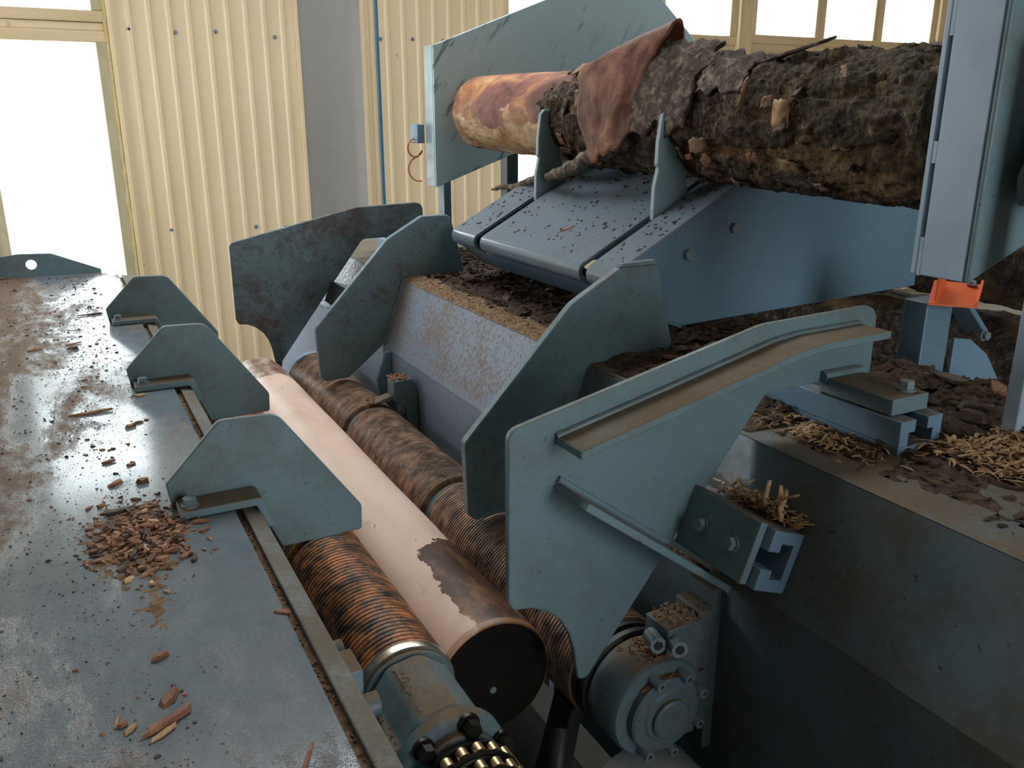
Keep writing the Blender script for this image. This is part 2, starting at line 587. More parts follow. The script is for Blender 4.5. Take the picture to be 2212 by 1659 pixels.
def mat_bark():
    """log skin; the 'skin' colour attribute says where bark is gone (r) or where bast shows through (g)"""
    n = N('birch_bark_and_bast')
    a = n.attr('skin')
    sx = n.t.nodes.new('ShaderNodeSeparateColor')
    n.lk(a, sx.inputs[0])
    peel, bast, moss = sx.outputs[0], sx.outputs[1], sx.outputs[2]
    v = n.noise(24, 6, 0.78, 0.8, stretch=(1, 0.8, 0.55))
    w = n.noise(85, 5, 0.8, 0.5, stretch=(1, 1, 0.5))
    f = n.math('ADD', n.math('MULTIPLY', v, 0.5), n.math('MULTIPLY', w, 0.5))
    bark = n.ramp(f, [(0.34, (0.007, 0.004, 0.003)), (0.44, (0.045, 0.025, 0.015)), (0.51, (0.135, 0.085, 0.055)), (0.57, (0.29, 0.205, 0.14)), (0.66, (0.52, 0.39, 0.26))])
    tan = n.ramp(f, [(0.38, (0.09, 0.045, 0.022)), (0.50, (0.34, 0.19, 0.085)), (0.62, (0.60, 0.39, 0.20))])
    red = n.ramp(n.noise(9, 5, 0.6, 0.6, stretch=(1, 0.6, 1)), [(0.36, (0.145, 0.050, 0.030)), (0.46, (0.26, 0.105, 0.075)), (0.52, (0.36, 0.145, 0.065)), (0.60, (0.52, 0.26, 0.115)), (0.72, (0.68, 0.42, 0.22))])
    red = n.mix(n.ramp(w, [(0.60, 0.0), (0.68, 0.7)]), red, (0.07, 0.03, 0.018))
    col = n.mix(bast, bark, tan)
    col = n.mix(n.math('MULTIPLY', moss, 0.7), col, n.ramp(f, [(0.4, (0.040, 0.028, 0.015)), (0.54, (0.17, 0.125, 0.068)), (0.63, (0.42, 0.33, 0.20))]))
    cream = n.ramp(n.noise(16, 5, 0.65, 0.5, stretch=(1, 0.5, 1)), [(0.34, (0.20, 0.10, 0.045)), (0.46, (0.46, 0.26, 0.12)), (0.56, (0.64, 0.42, 0.23)), (0.70, (0.80, 0.62, 0.42))])
    red = n.mix(moss, red, cream)
    col = n.mix(peel, col, red)
    n.bump(n.math('MULTIPLY', n.math('ADD', v, w), n.math('SUBTRACT', 1.12, peel)), 1.0, 0.022)
    return n.out(col, n.math('SUBTRACT', 0.82, n.math('MULTIPLY', peel, 0.25)), 0, 0.35)


MAT['bark'] = mat_bark()


def mat_flake(name, a, b, c, scale=14, rough=0.7, bump=0.5):
    n = N(name)
    v = n.noise(scale, 6, 0.7, 0.5)
    col = n.ramp(v, [(0.3, a), (0.5, b), (0.7, c)])
    n.bump(v, bump, 0.006)
    return n.out(col, rough)


MAT['flap'] = mat_flake('red_inner_bark', (0.085, 0.024, 0.012), (0.205, 0.066, 0.030), (0.42, 0.17, 0.075), 15, 0.6, 0.7)
MAT['bark_outer'] = mat_flake('grey_outer_bark', (0.014, 0.009, 0.006), (0.105, 0.072, 0.052), (0.40, 0.31, 0.23), 38, 0.9, 1.0)
MAT['bark_dark'] = mat_flake('dark_bark_chips', (0.020, 0.012, 0.008), (0.070, 0.042, 0.026), (0.16, 0.10, 0.060), 30)
MAT['chip_red'] = mat_flake('red_brown_chips', (0.13, 0.050, 0.025), (0.28, 0.12, 0.058), (0.44, 0.23, 0.12), 40)
MAT['chip_tan'] = mat_flake('tan_wood_chips', (0.26, 0.13, 0.05), (0.46, 0.27, 0.12), (0.66, 0.46, 0.25), 30)
MAT['sawdust'] = mat_flake('sawdust', (0.085, 0.045, 0.022), (0.20, 0.115, 0.056), (0.38, 0.23, 0.115), 75, 0.95, 0.8)
MAT['litter'] = mat_flake('bark_litter', (0.022, 0.013, 0.009), (0.065, 0.038, 0.023), (0.17, 0.10, 0.055), 60, 0.95, 0.9)

R = random.Random(7)
# ------------------------------------------------------------------ the hall
m = M().add([(-2.9, YR, -H), (XR + .3, YR, -H), (XR + .3, YW + .2, -H), (-2.9, YW + .2, -H)], [(0, 1, 2, 3)])
m.v += [(x, y, z - 0.1) for x, y, z in m.v[:4]]
m.f += [(7, 6, 5, 4), (0, 4, 5, 1), (1, 5, 6, 2), (2, 6, 7, 3), (3, 7, 4, 0)]
struct(m.build('floor', MAT['floor']))
m = M().box(XL - .2, XR + .2, YR, 2.6, ZC, ZC + .1).box(XL - .2, XR + .2, 3.8, YW + .2, ZC, ZC + .1)
m.box(XL - .2, 0, 2.6, 3.8, ZC, ZC + .1).box(3.4, XR + .2, 2.6, 3.8, ZC, ZC + .1)      # unseen roof opening, added to light the back wall
struct(m.build('ceiling', MAT['ceiling']))
struct(M().box(XR, XR + .15, YR, YW + .2, -H, ZC).build('wall_right', MAT['sheet']))
# left wall with a band of window openings towards the back, rear wall with an unseen gate added as front fill
m = M()
m.box(XL - .15, XL, YR, YW + .2, -H, -0.6).box(XL - .15, XL, YR, YW + .2, 1.4, ZC)
for y0, y1 in ((YR, 3.9), (5.7, YW + .2)):
    m.box(XL - .15, XL, y0, y1, -0.6, 1.4)
struct(m.build('wall_left', MAT['boards']))
m = M().box(XL, .8, YR - .15, YR, -H, ZC).box(2.2, XR, YR - .15, YR, -H, ZC).box(.8, 2.2, YR - .15, YR, 1.35, ZC)
struct(m.build('wall_rear', MAT['boards']))
# ground outside
m = M().add([(-60, -60, -H - .12), (60, -60, -H - .12), (60, 60, -H - .12), (-60, 60, -H - .12)], [(0, 1, 2, 3)])
struct(m.build('ground_outside', MAT['ground']))

# back wall: solid core behind the sheets with the window openings left free
WL = (-0.275, 0.36)            # left glazed opening
WRX = (3.10, 7.80)             # right window band
core = M()
yb0, yb1 = YW + 0.035, YW + 0.17
core.box(XL, -0.42, yb0, yb1, -H, ZC)
core.box(-0.42, 0.44, yb0, yb1, -H, -1.15)
core.box(-0.42, 0.44, yb0, yb1, 1.35, ZC)
core.box(0.44, 1.575, yb0, yb1, -H, ZC)
core.box(1.575, 2.012, yb1 - .02, yb1 + .05, -H, ZC)
core.box(2.012, 3.07, yb0, yb1, -H, ZC)
core.box(3.07, 7.87, yb0, yb1, -H, -0.75)
core.box(3.07, 7.87, yb0, yb1, 1.45, ZC)
core.box(7.87, XR, yb0, yb1, -H, ZC)
wall_back = struct(core.build('wall_back', MAT['sheet']))


def sheet(x0, x1, z0, z1, pitch, phase=0.0):
    """trapezoid-profiled steel sheet, ribs standing 18 mm proud"""
    pts = [(x0, 0.0)]
    x = x0 + phase
    while x < x1 - 0.05:
        for dx, d in ((0.0, 0.0), (0.011, -0.012), (0.030, -0.012), (0.041, 0.0)):
            if x + dx > x0 and x + dx < x1:
                pts.append((x + dx, d))
        x += pitch
    pts.append((x1, 0.0))
    m = M()
    vs = [(px, YW + 0.02 + d, z) for px, d in pts for z in (z0, z1)] + [(px, YW + 0.026 + d, z) for px, d in pts for z in (z0, z1)]
    n = len(pts)
    fs = []
    for i in range(n - 1):
        fs.append((2 * i, 2 * i + 2, 2 * i + 3, 2 * i + 1))
        b = 2 * n
        fs.append((b + 2 * i + 1, b + 2 * i + 3, b + 2 * i + 2, b + 2 * i))
    return m.add(vs, fs)


for a, b, ph in ((0.452, 1.575, 0.085), (2.012, 3.075, 0.05), (-2.6, -0.43, 0.05), (7.87, 9.0, .06)):
    o = sheet(a, b, -H, ZC, 0.1155, ph).build('wall_sheet', MAT['sheet'], wall_back, recalc=False, sharp=20)
for x0, x1 in ((0.436, 0.462), (1.556, 1.580), (2.004, 2.030), (3.055, 3.085)):
    M().box(x0, x1, YW - 0.004, YW + .03, -H, ZC).build('edge_trim', MAT['sheet'], wall_back, 0.003)
for x, z in ((0.549, .5), (0.815, .492), (1.057, .506), (1.425, .488), (2.145, .504), (2.38, .51), (2.61, .508), (2.86, .51), (1.20, -.72), (2.3, -.7), (0.66, -0.71)):
    bolt(M(), (x, YW + 0.02, z), (0, -1, 0), 0.010, 0.012).build('wall_screw', MAT['bolt'], wall_back)
# grey column standing in the gap between the sheets
cpoly = rpoly([(1.575, 6.10, 0.01), (1.95, 6.085, 0.06), (2.012, 6.03), (2.03, 6.2), (1.57, 6.2)], 6)
m = M()
nn = len(cpoly)
m.add([(x, y, -H) for x, y in cpoly] + [(x, y, ZC) for x, y in cpoly],
      [tuple(range(nn)), tuple(range(2 * nn - 1, nn - 1, -1))] + [(i, (i + 1) % nn, (i + 1) % nn + nn, i + nn) for i in range(nn)])
struct(m.build('column_back', MAT['grey_column']))


def window(name, xs, z0, z1, frame=0.055, mull=0.06, depth=0.08, mat='wood', label=None):
    """xs: list of pane spans; a wooden frame with one glass pane per span"""
    w = bpy.data.objects.new(name, None)
    COL.objects.link(w)
    w.location = (xs[0][0], YW, z0 + H)
    struct(w, label)
    X0, X1 = xs[0][0], xs[-1][1]
    y0, y1 = YW + 0.02, YW + 0.02 + depth
    M().box(X0 - frame, X1 + frame, y0, y1, z1, z1 + frame).build('head_rail', MAT['wood_h'], w, 0.004)
    M().box(X0 - frame, X1 + frame, y0, y1, z0 - frame, z0).build('sill_rail', MAT['wood_h'], w, 0.004)
    M().box(X0 - frame, X0, y0 - .004, y1, z0, z1).build('jamb', MAT[mat], w, 0.004)
    M().box(X1, X1 + frame, y0 - .004, y1, z0, z1).build('jamb', MAT[mat], w, 0.004)
    for a, b in zip(xs[:-1], xs[1:]):
        M().box(a[1], b[0], y0 + .004, y1, z0, z1).build('mullion', MAT['wood'], w, 0.004)
    for a, b in xs:
        M().box(a + .002, b - .002, y1 - .03, y1 - .024, z0 + .002, z1 - .002).build('pane', MAT['glass'], w)
    return w


w1 = window('window_1', [(-0.265, 0.357)], -1.10, 0.418, 0.065, mat='wood_green')
window('window_2', [(-0.265, 0.357)], 0.595, 1.28, 0.065, mat='wood_green')
M().box(-0.33, 0.422, YW + .03, YW + .11, 0.484, 0.528).build('transom', MAT['wood_h'], w1, 0.003)
M().box(-0.42, -0.332, YW + .01, YW + .12, -1.2, 1.35).build('jamb', MAT['wood_green'], w1, 0.004)
m = M()
pts = [(0.428 + 0.008 * noise.noise((0, 0, k * 3.1)), YW + 0.018, -1.2 + k * 0.04) for k in range(60)]
m.tube(pts, lambda t: 0.015 + 0.012 * noise.noise((5, t * 40, 0)), 6)
m.build('joint_foam', MAT['foam'], w1)
up = [(3.14, 3.74), (3.86, 4.46), (4.56, 5.235)], [(5.52, 6.22), (6.335, 6.96), (7.08, 7.73)]
window('window_3', up[0], 0.640, 1.38, 0.07)
window('window_4', up[1], 0.665, 1.38, 0.07)
window('window_5', up[0], -0.66, 0.43, 0.07)
window('window_6', up[1], -0.66, 0.455, 0.07)
trim = struct(M().box(5.305, 5.45, YW - .02, YW + .12, -H, 1.6).build('trim_1', MAT['wood'], None, 0.005))
struct(M().box(7.80, 7.90, YW - .02, YW + .12, -H, 1.6).build('trim_2', MAT['wood'], None, 0.005))
struct(M().box(3.08, 5.30, YW + .03, YW + .1, 0.50, 0.572).build('trim_3', MAT['wood_h'], None, 0.004))
struct(M().box(5.45, 7.80, YW + .03, YW + .1, 0.525, 0.597).build('trim_4', MAT['wood_h'], None, 0.004))
# ------------------------------------------------------------------ infeed table (left)
TZ = -0.583                    # table top
TX = 0.1835                    # its inner edge
tb = thing('infeed_table', 'grey-blue steel table strewn with sawdust and bark chips', 'table', (-0.3, 2.0, -H))
M().prism([(-1.15, TZ), (TX, TZ), (TX, TZ - .012), (-1.15, TZ - .012)], -0.25, 3.70).build('table_top', MAT['table'], tb, 0.002)
M().prism([(-1.13, TZ - .013), (TX - .012, TZ - .013), (TX - .012, -H), (-1.13, -H)], -0.2, 3.66).build('body', MAT['beam'], tb)
# ledge below the edge that has filled with dust, and the lipped strip beyond it
M().prism([(TX - .010, TZ - .014), (0.196, TZ - .014), (0.196, TZ - .026), (TX - .010, TZ - .026)], -0.2, 3.62).build('dust_ledge', MAT['sawdust'], tb)
M().prism([(0.1955, TZ - .004), (0.2215, TZ - .009), (0.2215, TZ - .07), (0.1955, TZ - .07)], -0.2, 3.62).build('edge_strip', MAT['strip'], tb, 0.002)
# lifting lug at the far end
lug = [(-0.50, TZ), (-0.24, -0.505), (-0.145, -0.494, .02), (-0.035, -0.498, .03), (0.13, -0.571), (0.13, TZ)]
m = M()
lp = rpoly(lug)
ca, cr = (-0.105, -0.536), 0.0185
hole = [(ca[0] + cr * math.cos(2 * math.pi * k / 24), ca[1] + cr * math.sin(2 * math.pi * k / 24)) for k in range(24)]
bm = bmesh.new()


def plate_with_hole(outer, holes, y0, y1):
    """flat plate in an xz plane with round openings, triangulated by beauty fill"""
    bm = bmesh.new()
    edges = []
    for loop in [outer] + holes:
        vs = [bm.verts.new((x, y0, z)) for x, z in loop]
        edges += [bm.edges.new((vs[i], vs[(i + 1) % len(vs)])) for i in range(len(vs))]
    bmesh.ops.triangle_fill(bm, use_beauty=True, edges=edges)
    bm.verts.index_update()
    vs = [tuple(v.co) for v in bm.verts]
    fs = [tuple(v.index for v in f.verts) for f in bm.faces]
    n = len(vs)
    mm = M()
    mm.v = vs + [(x, y1, z) for x, y, z in vs]
    mm.f = fs + [tuple(n + i for i in reversed(f)) for f in fs]
    base = 0
    for loop in [outer] + holes:
        k = len(loop)
        mm.f += [(base + i, base + (i + 1) % k, n + base + (i + 1) % k, n + base + i) for i in range(k)]
        base += k
    bm.free()
    return mm


bm.free()
plate_with_hole(lp, [hole], 3.690, 3.704).build('lifting_lug', MAT['fin'], tb)

# three stop fins bolted on the table edge
fin_poly = rpoly([(0.0985, 0.000), (0.093, 0.041, .008), (0.180, 0.131, .02), (0.270, 0.128, .035), (0.401, -0.060, .02),
                  (0.399, -0.106, .006), (0.2615, -0.107), (0.231, -0.034), (0.2255, 0.000, .006)])
fin_g = 'stop fins along the table edge'


def make_fin():
    t = thing('stop_fin', 'nearest of the three angled blue-grey stop fins bolted to the table edge', 'stop fin', (0, 1.327, TZ), fin_g)
    M().prism(fin_poly, -0.006, 0.006).build('fin_plate', MAT['fin'], t, 0.0025, lift=False)
    fl = rpoly([(0.104, 0.014), (0.104, 0.001), (0.216, 0.001, .006), (0.232, -0.040), (0.243, -0.036), (0.226, 0.014, .012)])
    ff = M().prism(fl, -0.060, -0.006).build('foot_flange', MAT['flange_dusty'], t, 0.002, lift=False)
    bolt(M(), (0.121, -0.040, 0.014), (0, 0, 1), 0.0105, 0.014).build('bolt', MAT['bolt'], ff, lift=False)
    return t


fin0 = make_fin()
dup(fin0, (0, 2.035, TZ), 'middle one of the three angled blue-grey stop fins on the table edge')
dup(fin0, (0, 2.742, TZ), 'farthest of the three angled blue-grey stop fins, before the wall sheets')

# ------------------------------------------------------------------ rollers and the peeled log


def grooved(segs, r, pitch, depth, y_end):
    """profile along y for ribbed drums: segs = list of (y0, y1) with necks between"""
    prof = []
    for i, (a, b) in enumerate(segs):
        prof += [(a, r * 0.80), (a, r - depth)]
        y = a
        while y + pitch < b:
            prof += [(y + pitch * 0.15, r - depth), (y + pitch * 0.3, r), (y + pitch * 0.75, r), (y + pitch * 0.9, r - depth)]
            y += pitch
        prof += [(b, r - depth), (b, r * 0.80)]
    return prof


t = thing('pressure_roller', 'rusty ribbed steel roller between the table edge and the pale log', 'roller', (LR[0], 2.0, LR[1] - LR[2]))
M().lathe_y(LR[0], LR[1], grooved([(1.063, 1.47), (1.49, 2.2), (2.22, 2.90)], LR[2], 0.0105, 0.0036, 0), 72).build('roller_drum', MAT['roller_l'], t, sharp=60)
M().lathe_y(LR[0], LR[1], [(1.050, 0.050), (1.050, 0.0785), (1.056, 0.080), (1.064, 0.080), (1.064, 0.06)], 64).build('end_ring', MAT['steel'], t)
M().cyl((LR[0], 1.062, LR[1]), (LR[0], 1.040, LR[1]), 0.074, n=48).build('end_disc', MAT['gear'], t)
t = thing('drive_roller', 'long brown ribbed roller in necked sections right of the pale log', 'roller', (RR[0], 2.0, RR[1] - RR[2]))
M().lathe_y(RR[0], RR[1], grooved([(1.035, 1.675), (1.715, 2.285), (2.325, 2.955)], RR[2], 0.0085, 0.0024, 0), 80).build('roller_drum', MAT['roller_r'], t, sharp=60)
for a, b in ((1.674, 1.716), (2.284, 2.326)):
    M().cyl((RR[0], a, RR[1]), (RR[0], b, RR[1]), RR[2] * 0.86, n=48).build('neck', MAT['gear'], t)
M().lathe_y(RR[0], RR[1], [(2.955, 0.05), (2.955, RR[2] * 1.02), (2.985, RR[2] * 1.02), (3.0, RR[2] * 0.8), (3.0, .05)], 56).build('end_collar', MAT['post'], t)

t = thing('peeled_log', 'smooth pale pink peeled log lying between the two ribbed rollers', 'log', (LG[0], 2.0, LG[1] - LG[2]))
prof = [(1.104, LG[2] - .001)] + [(1.106 + k * 0.0205, LG[2]) for k in range(90)] + [(2.955, LG[2] - .002)]
M().lathe_y(LG[0], LG[1], prof, 96, wob=lambda y, a: 0.0022 * noise.noise((y * 3, math.cos(a) * 1.5, math.sin(a) * 1.5))).build('log_body', MAT['peeled'], t, sharp=60)
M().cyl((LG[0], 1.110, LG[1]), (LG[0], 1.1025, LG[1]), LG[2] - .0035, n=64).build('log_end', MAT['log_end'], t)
M().cyl((LG[0] - .004, 1.1030, LG[1] - .02), (LG[0] - .004, 1.1, LG[1] - .02), 0.006, n=14).build('centre_mark', MAT['bolt'], t)

# near end of the pressure roller: swing arm housing, flange and chain coupling
t = thing('bearing_bracket', 'dusty blue bearing bracket holding the near end of the rusty roller', 'bearing arm', (LR[0], 0.9, LR[1] - .12))
hp = rpoly([(LR[0] - .13, LR[1] - .10), (LR[0] - .13, LR[1] + .018, .012), (LR[0] - .062, LR[1] + .030, .01), (LR[0] - .035, LR[1] + .066, .03), (LR[0] + .015, LR[1] + .074, .03), (LR[0] + .058, LR[1] + .040, .03), (LR[0] + .072, LR[1] - .02, .03), (LR[0] + .06, LR[1] - .10)])
M().prism(hp, 0.905, 1.038).build('housing', MAT['gear'], t, 0.004)
M().lathe_y(LR[0] + .004, LR[1] - .012, [(0.905, .082), (0.885, .082), (0.880, .078), (0.880, .02)], 56).build('flange', MAT['gear'], t)
M().lathe_y(LR[0] + .004, LR[1] - .012, [(0.881, .064), (0.866, .064), (0.862, .058), (0.862, .02)], 48).build('bearing_cover', MAT['gear'], t)
for a in (75, 130, 20):
    q = math.radians(a)
    bolt(M(), (LR[0] + .004 + .073 * math.cos(q), .880, LR[1] - .012 + .073 * math.sin(q)), (0, -1, 0), .0125, .022).build('bolt', MAT['black_oily'], t)
M().box(0.2225, 0.292, 1.000, 1.058, -0.80, -0.735).build('stop_block', MAT['flange_dusty'], t, 0.003)
M().box(0.2225, 0.268, 1.058, 1.115, -0.80, -0.735).build('stop_block', MAT['flange_dusty'], t, 0.003)
M().box(0.2225, 0.285, 0.925, 0.998, -0.90, -0.765).build('stop_block', MAT['gear'], t, 0.003)
M().cyl((0.268, 1.088, -0.757), (0.288, 1.088, -0.757), 0.017, n=24).build('stud', MAT['gear'], t)
M().cyl((0.285, .985, -0.786), (0.306, .985, -0.786), 0.018, n=24).build('stud', MAT['gear'], t)
t = thing('chain_coupling', 'oily black double chain coupling below the dusty bearing bracket', 'chain', (LR[0], .8, LR[1] - .1))
M().cyl((LR[0] + .006, .861, LR[1] - .014), (LR[0] + .006, .70, LR[1] - .014), 0.046, n=40).build('hub', MAT['black_oily'], t)
for j, y in enumerate((.835, .803)):
    tm = M()
    for k in range(18):
        a0 = 2 * math.pi * (k + .5 * j) / 18
        tm.cyl((LR[0] + .006 + .064 * math.cos(a0), y + .008, LR[1] - .014 + .064 * math.sin(a0)), (LR[0] + .006 + .064 * math.cos(a0), y - .008, LR[1] - .014 + .064 * math.sin(a0)), 0.0085, n=12)
    for k in range(18):
        a0 = 2 * math.pi * (k + .5 * j) / 18
        M().cyl((LR[0] + .006 + .0645 * math.cos(a0), y + .007, LR[1] - .014 + .0645 * math.sin(a0)), (LR[0] + .006 + .0645 * math.cos(a0), y - .007, LR[1] - .014 + .0645 * math.sin(a0)), 0.0088, n=12).build('chain_roller', MAT['brass'], t)
    M().lathe_y(LR[0] + .006, LR[1] - .014, [(y + .016, .05), (y + .016, .068), (y + .009, .071), (y + .009, .05)], 54).build('link_plate', MAT['black_oily'], t)
    M().lathe_y(LR[0] + .006, LR[1] - .014, [(y - .009, .05), (y - .009, .071), (y - .014, .068), (y - .014, .05)], 54).build('link_plate', MAT['black_oily'], t)

# ------------------------------------------------------------------ main beam
BP = [(0.960, -0.505), (1.58, -0.505), (1.58, -1.30), (0.885, -1.30), (0.885, -0.712)]
beam = thing('machine_beam', 'long blue folded steel beam under the guide plates, littered with bark', 'machine frame', (1.2, 1.4, -H))
M().prism([(.960, -.505), (1.58, -.505), (1.58, -.512), (.965, -.512)], -0.6, 4.2).build('deck', MAT['beam'], beam)
M().prism([(.9595, -.506), (.966, -.513), (.892, -.712), (.8845, -.712)], -0.6, 1.47).build('slant_face', MAT['beam'], beam)
M().prism([(.9595, -.506), (.966, -.513), (.892, -.712), (.8845, -.712)], 1.496, 4.2).build('slant_face', MAT['chute'], beam)
M().prism([(.8845, -.7125), (.892, -.7125), (.892, -1.30), (.8845, -1.30)], -0.6, 1.47).build('lower_face', MAT['beam'], beam)
M().prism([(.8845, -.7125), (.892, -.7125), (.892, -1.30), (.8845, -1.30)], 1.496, 4.2).build('lower_face', MAT['chute'], beam)
M().box(1.57, 1.58, -0.6, 4.2, -1.3, -.512).build('back_face', MAT['beam'], beam)
for y0, y1 in ((-.55, -.35), (3.9, 4.15)):
    M().box(.95, 1.5, y0, y1, -H, -1.30).build('foot', MAT['beam'], beam)
# T-slot rails
sn = Vector((-0.935, 0, 0.355))          # outward normal of the slant face
sd = Vector((-0.355, 0, -0.935))         # down the slant
sb = Vector((0.9095, 0, -0.6445))


def slant(u, w):
    p = sb + sd * u + sn * w
    return (p.x, p.z)


def t_slot(f, y0, y1):
    """f maps (u, w) on the rail's seat to xz; a base and two lipped walls make the slot"""
    mm = M()
    mm.prism([f(*q) for q in ((-.048, .0), (.048, .0), (.048, .014), (-.048, .014))], y0, y1)
    for s in (1, -1):
        mm.prism([f(s * a, b) for a, b in ((.048, .014), (.048, .064), (.014, .064), (.014, .040), (.028, .040), (.028, .014))][::s], y0, y1)
    return mm


t_slot(slant, .82, 1.30).build('slot_rail', MAT['rail'], beam, 0.0015)


def deckrail(u, w):
    return (1.155 + u, -0.505 + w * 0.86)


t_slot(deckrail, .818, 1.30).build('slot_rail', MAT['rail'], beam, 0.0015)

# ------------------------------------------------------------------ four guide plates
OUT = rpoly([(.514, -.418, .022), (.972, -.318, .12), (1.205, -.306, .035), (1.232, -.309, .03), (1.232, -.432), (.990, -.433, .03), (.734, -.764),
             (.655, -.864, .010), (.641, -.864, .006), (.637, -.845), (.631, -.808), (.622, -.775), (.605, -.745), (.580, -.722), (.552, -.708), (.527, -.702, .012), (.514, -.686, .008)])
OUT = rpoly([(.514, -.418, .022), (.972, -.3165, .15), (1.232, -.3085, .034), (1.232, -.432), (.990, -.433, .03), (.734, -.764),
             (.656, -.866, .010), (.641, -.864, .006), (.637, -.845), (.631, -.808), (.622, -.775), (.605, -.745), (.580, -.722), (.552, -.708), (.522, -.704, .012), (.514, -.686, .006)])
MID = rpoly([(.667, -.630, .018), (.914, -.369, .10), (1.030, -.3045), (1.128, -.3035, .025), (1.175, -.479), (1.175, -.504), (.9602, -.504), (.880, -.712),
             (.765, -.802, .03), (.690, -.806, .01), (.672, -.790, .006)])
t = thing('guide_plate', 'nearest guide plate, pale teal with two ribs and bolted slot brackets', 'guide plate', (.9, 1.0, -.86), 'guide plates across the beam')
M().prism(OUT, .988, 1.000).build('plate', MAT['plate'], t, 0.0025)
# upper stiffener: follows the top edge
ctop = [(.590, -.437), (.780, -.394), (.935, -.358), (.985, -.346), (1.04, -.339), (1.185, -.336)]
m = M()
for (a, b) in zip(ctop[:-1], ctop[1:]):
    pass
poly = [(x, z) for x, z in ctop] + [(x, z - .013) for x, z in reversed(ctop)]
m.prism(poly, .918, .989)
tr = m.build('top_rib', MAT['flange_dusty'], t, 0.002)
M().tube([(x, .985, z - .001) for x, z in ctop], 0.006, 8).build('weld_bead', MAT['plate'], t)
# lower stiffener running down to the slot bracket
d = Vector((.905 - .600, 0, -.738 + .512)).normalized()
nrm = Vector((-d.z, 0, d.x))
p0, p1 = Vector((.594, 0, -.508)), Vector((.868, 0, -.712))
rb = [(p0.x, p0.z), (p1.x, p1.z), (p1.x - nrm.x * .012, p1.z - nrm.z * .012), (p0.x - nrm.x * .012, p0.z - nrm.z * .012)]
M().prism(rb, .900, .989).build('lower_rib', MAT['flange_dusty'], t, 0.002)
M().tube([(p0.x + (p1.x - p0.x) * k / 4, .986, p0.z + (p1.z - p0.z) * k / 4 + .004) for k in range(4)], 0.006, 8).build('weld_bead', MAT['plate'], t)
# bracket plate on the slant rail with two bolts
m = M().prism([slant(-.052, .066), slant(.047, .066), slant(.047, .080), slant(-.052, .080)], .835, .989)
bkt = m.build('bracket_plate', MAT['flange_dusty'], t, 0.002)
for y in (.945, .875):
    p = sb + sn * .080
    bolt(M(), (p.x, y, p.z), sn, .0115, .012).build('bolt', MAT['bolt'], bkt)
# upper clamp bar lying on the deck rail
cb = M().box(1.112, 1.195, .842, .989, -.4485, -.421).build('clamp_bar', MAT['flange_dusty'], t, 0.002)
M().tube([(1.110, .983, -.421), (1.20, .983, -.421)], 0.010, 8).build('weld_bead', MAT['plate'], t)
bolt(M(), (1.172, .868, -.421), (0, 0, 1), .0125, .016).build('bolt', MAT['bolt'], cb)

t = thing('guide_plate', 'second guide plate, sloping and grimy, with bright worn lower-left edge', 'guide plate', (.9, 1.48, -.8), 'guide plates across the beam')
M().prism(MID, 1.472, 1.494).build('plate', MAT['plate_dirty'], t, 0.003)
M().prism([(1.030, -.3042), (1.128, -.3035), (1.124, -.2935), (1.036, -.2955)], 1.474, 1.492).build('top_pad', MAT['plate_dirty'], t, .002)
t = thing('guide_plate', 'third guide plate, sloping and sawdust stained, left of the splattered chute', 'guide plate', (.9, 2.59, -.8), 'guide plates across the beam')
M().prism(MID, 2.576, 2.598).build('plate', MAT['plate_dirty'], t, 0.003)
M().prism([(.995, -.490), (.955, -.500), (.880, -.705), (.889, -.712), (.967, -.506), (1.0, -.504)], 2.562, 2.577).build('weld_bead', MAT['flange_dusty'], t, .002)
t = thing('guide_plate', 'farthest guide plate, rust stained, standing before the cream wall sheets', 'guide plate', (.9, 3.07, -.86), 'guide plates across the beam')
M().prism(OUT, 3.064, 3.078).build('plate', MAT['plate_rusty'], t, 0.003)
M().cyl((.652, 3.071, -.858), (.648, 3.071, -.895), .012, .010, n=14).build('toe_pad', MAT['black'], t)

# small parts between the far plates and along the roller
t = thing('slot_bracket', 'bright blue slot bracket on the chute between the two farthest guide plates', 'bracket', (.9, 2.85, -.7))
t_slot(slant, 2.74, 3.055).build('slot_rail', MAT['rail'], t, .0015)
t_slot(deckrail, 2.74, 3.055).build('slot_rail', MAT['rail'], t, .0015)
M().prism([slant(.05, .0), slant(.055, .0), slant(.055, .085), slant(.05, .085)], 2.74, 3.05).build('tab_plate', MAT['post'], t, .002)
M().prism([slant(-.048, .066), slant(.03, .066), slant(.03, .075), slant(-.048, .075)], 2.80, 3.05).build('cover_strip', MAT['black'], t, .002)
t = thing('clamp_bar', 'white-lit clamp bar on the deck beyond the farthest guide plate', 'clamp bar', (1.15, 3.15, -.505))
M().box(1.085, 1.195, 3.085, 3.23, -.4485, -.395).build('bar', MAT['post'], t, .002)
t_slot(deckrail, 3.085, 3.25).build('slot_rail', MAT['rail'], t, .0015)
t = thing('roller_steady', 'dark steady block with sawdust on top at the roller neck', 'bearing block', (.84, 2.3, -.9))
M().prism(rpoly([(.806, -.80), (.806, -.742, .006), (.862, -.738, .006), (.882, -.77), (.882, -.98), (.842, -.98), (.842, -.83)]), 2.277, 2.333).build('block', MAT['gear'], t, .004)
M().prism([(.75, -.800), (.806, -.785), (.806, -.80), (.75, -.808)], 2.287, 2.325).build('scraper', MAT['gear'], t, .003)
t = thing('gusset', 'small pale blue gusset standing beside the third guide plate', 'gusset', (.85, 2.5, -.9))
M().prism(rpoly([(.866, -.71, .015), (.883, -.715), (.883, -.96), (.852, -.96), (.832, -.80)]), 2.50, 2.512).build('gusset_plate', MAT['rail'], t, .002)

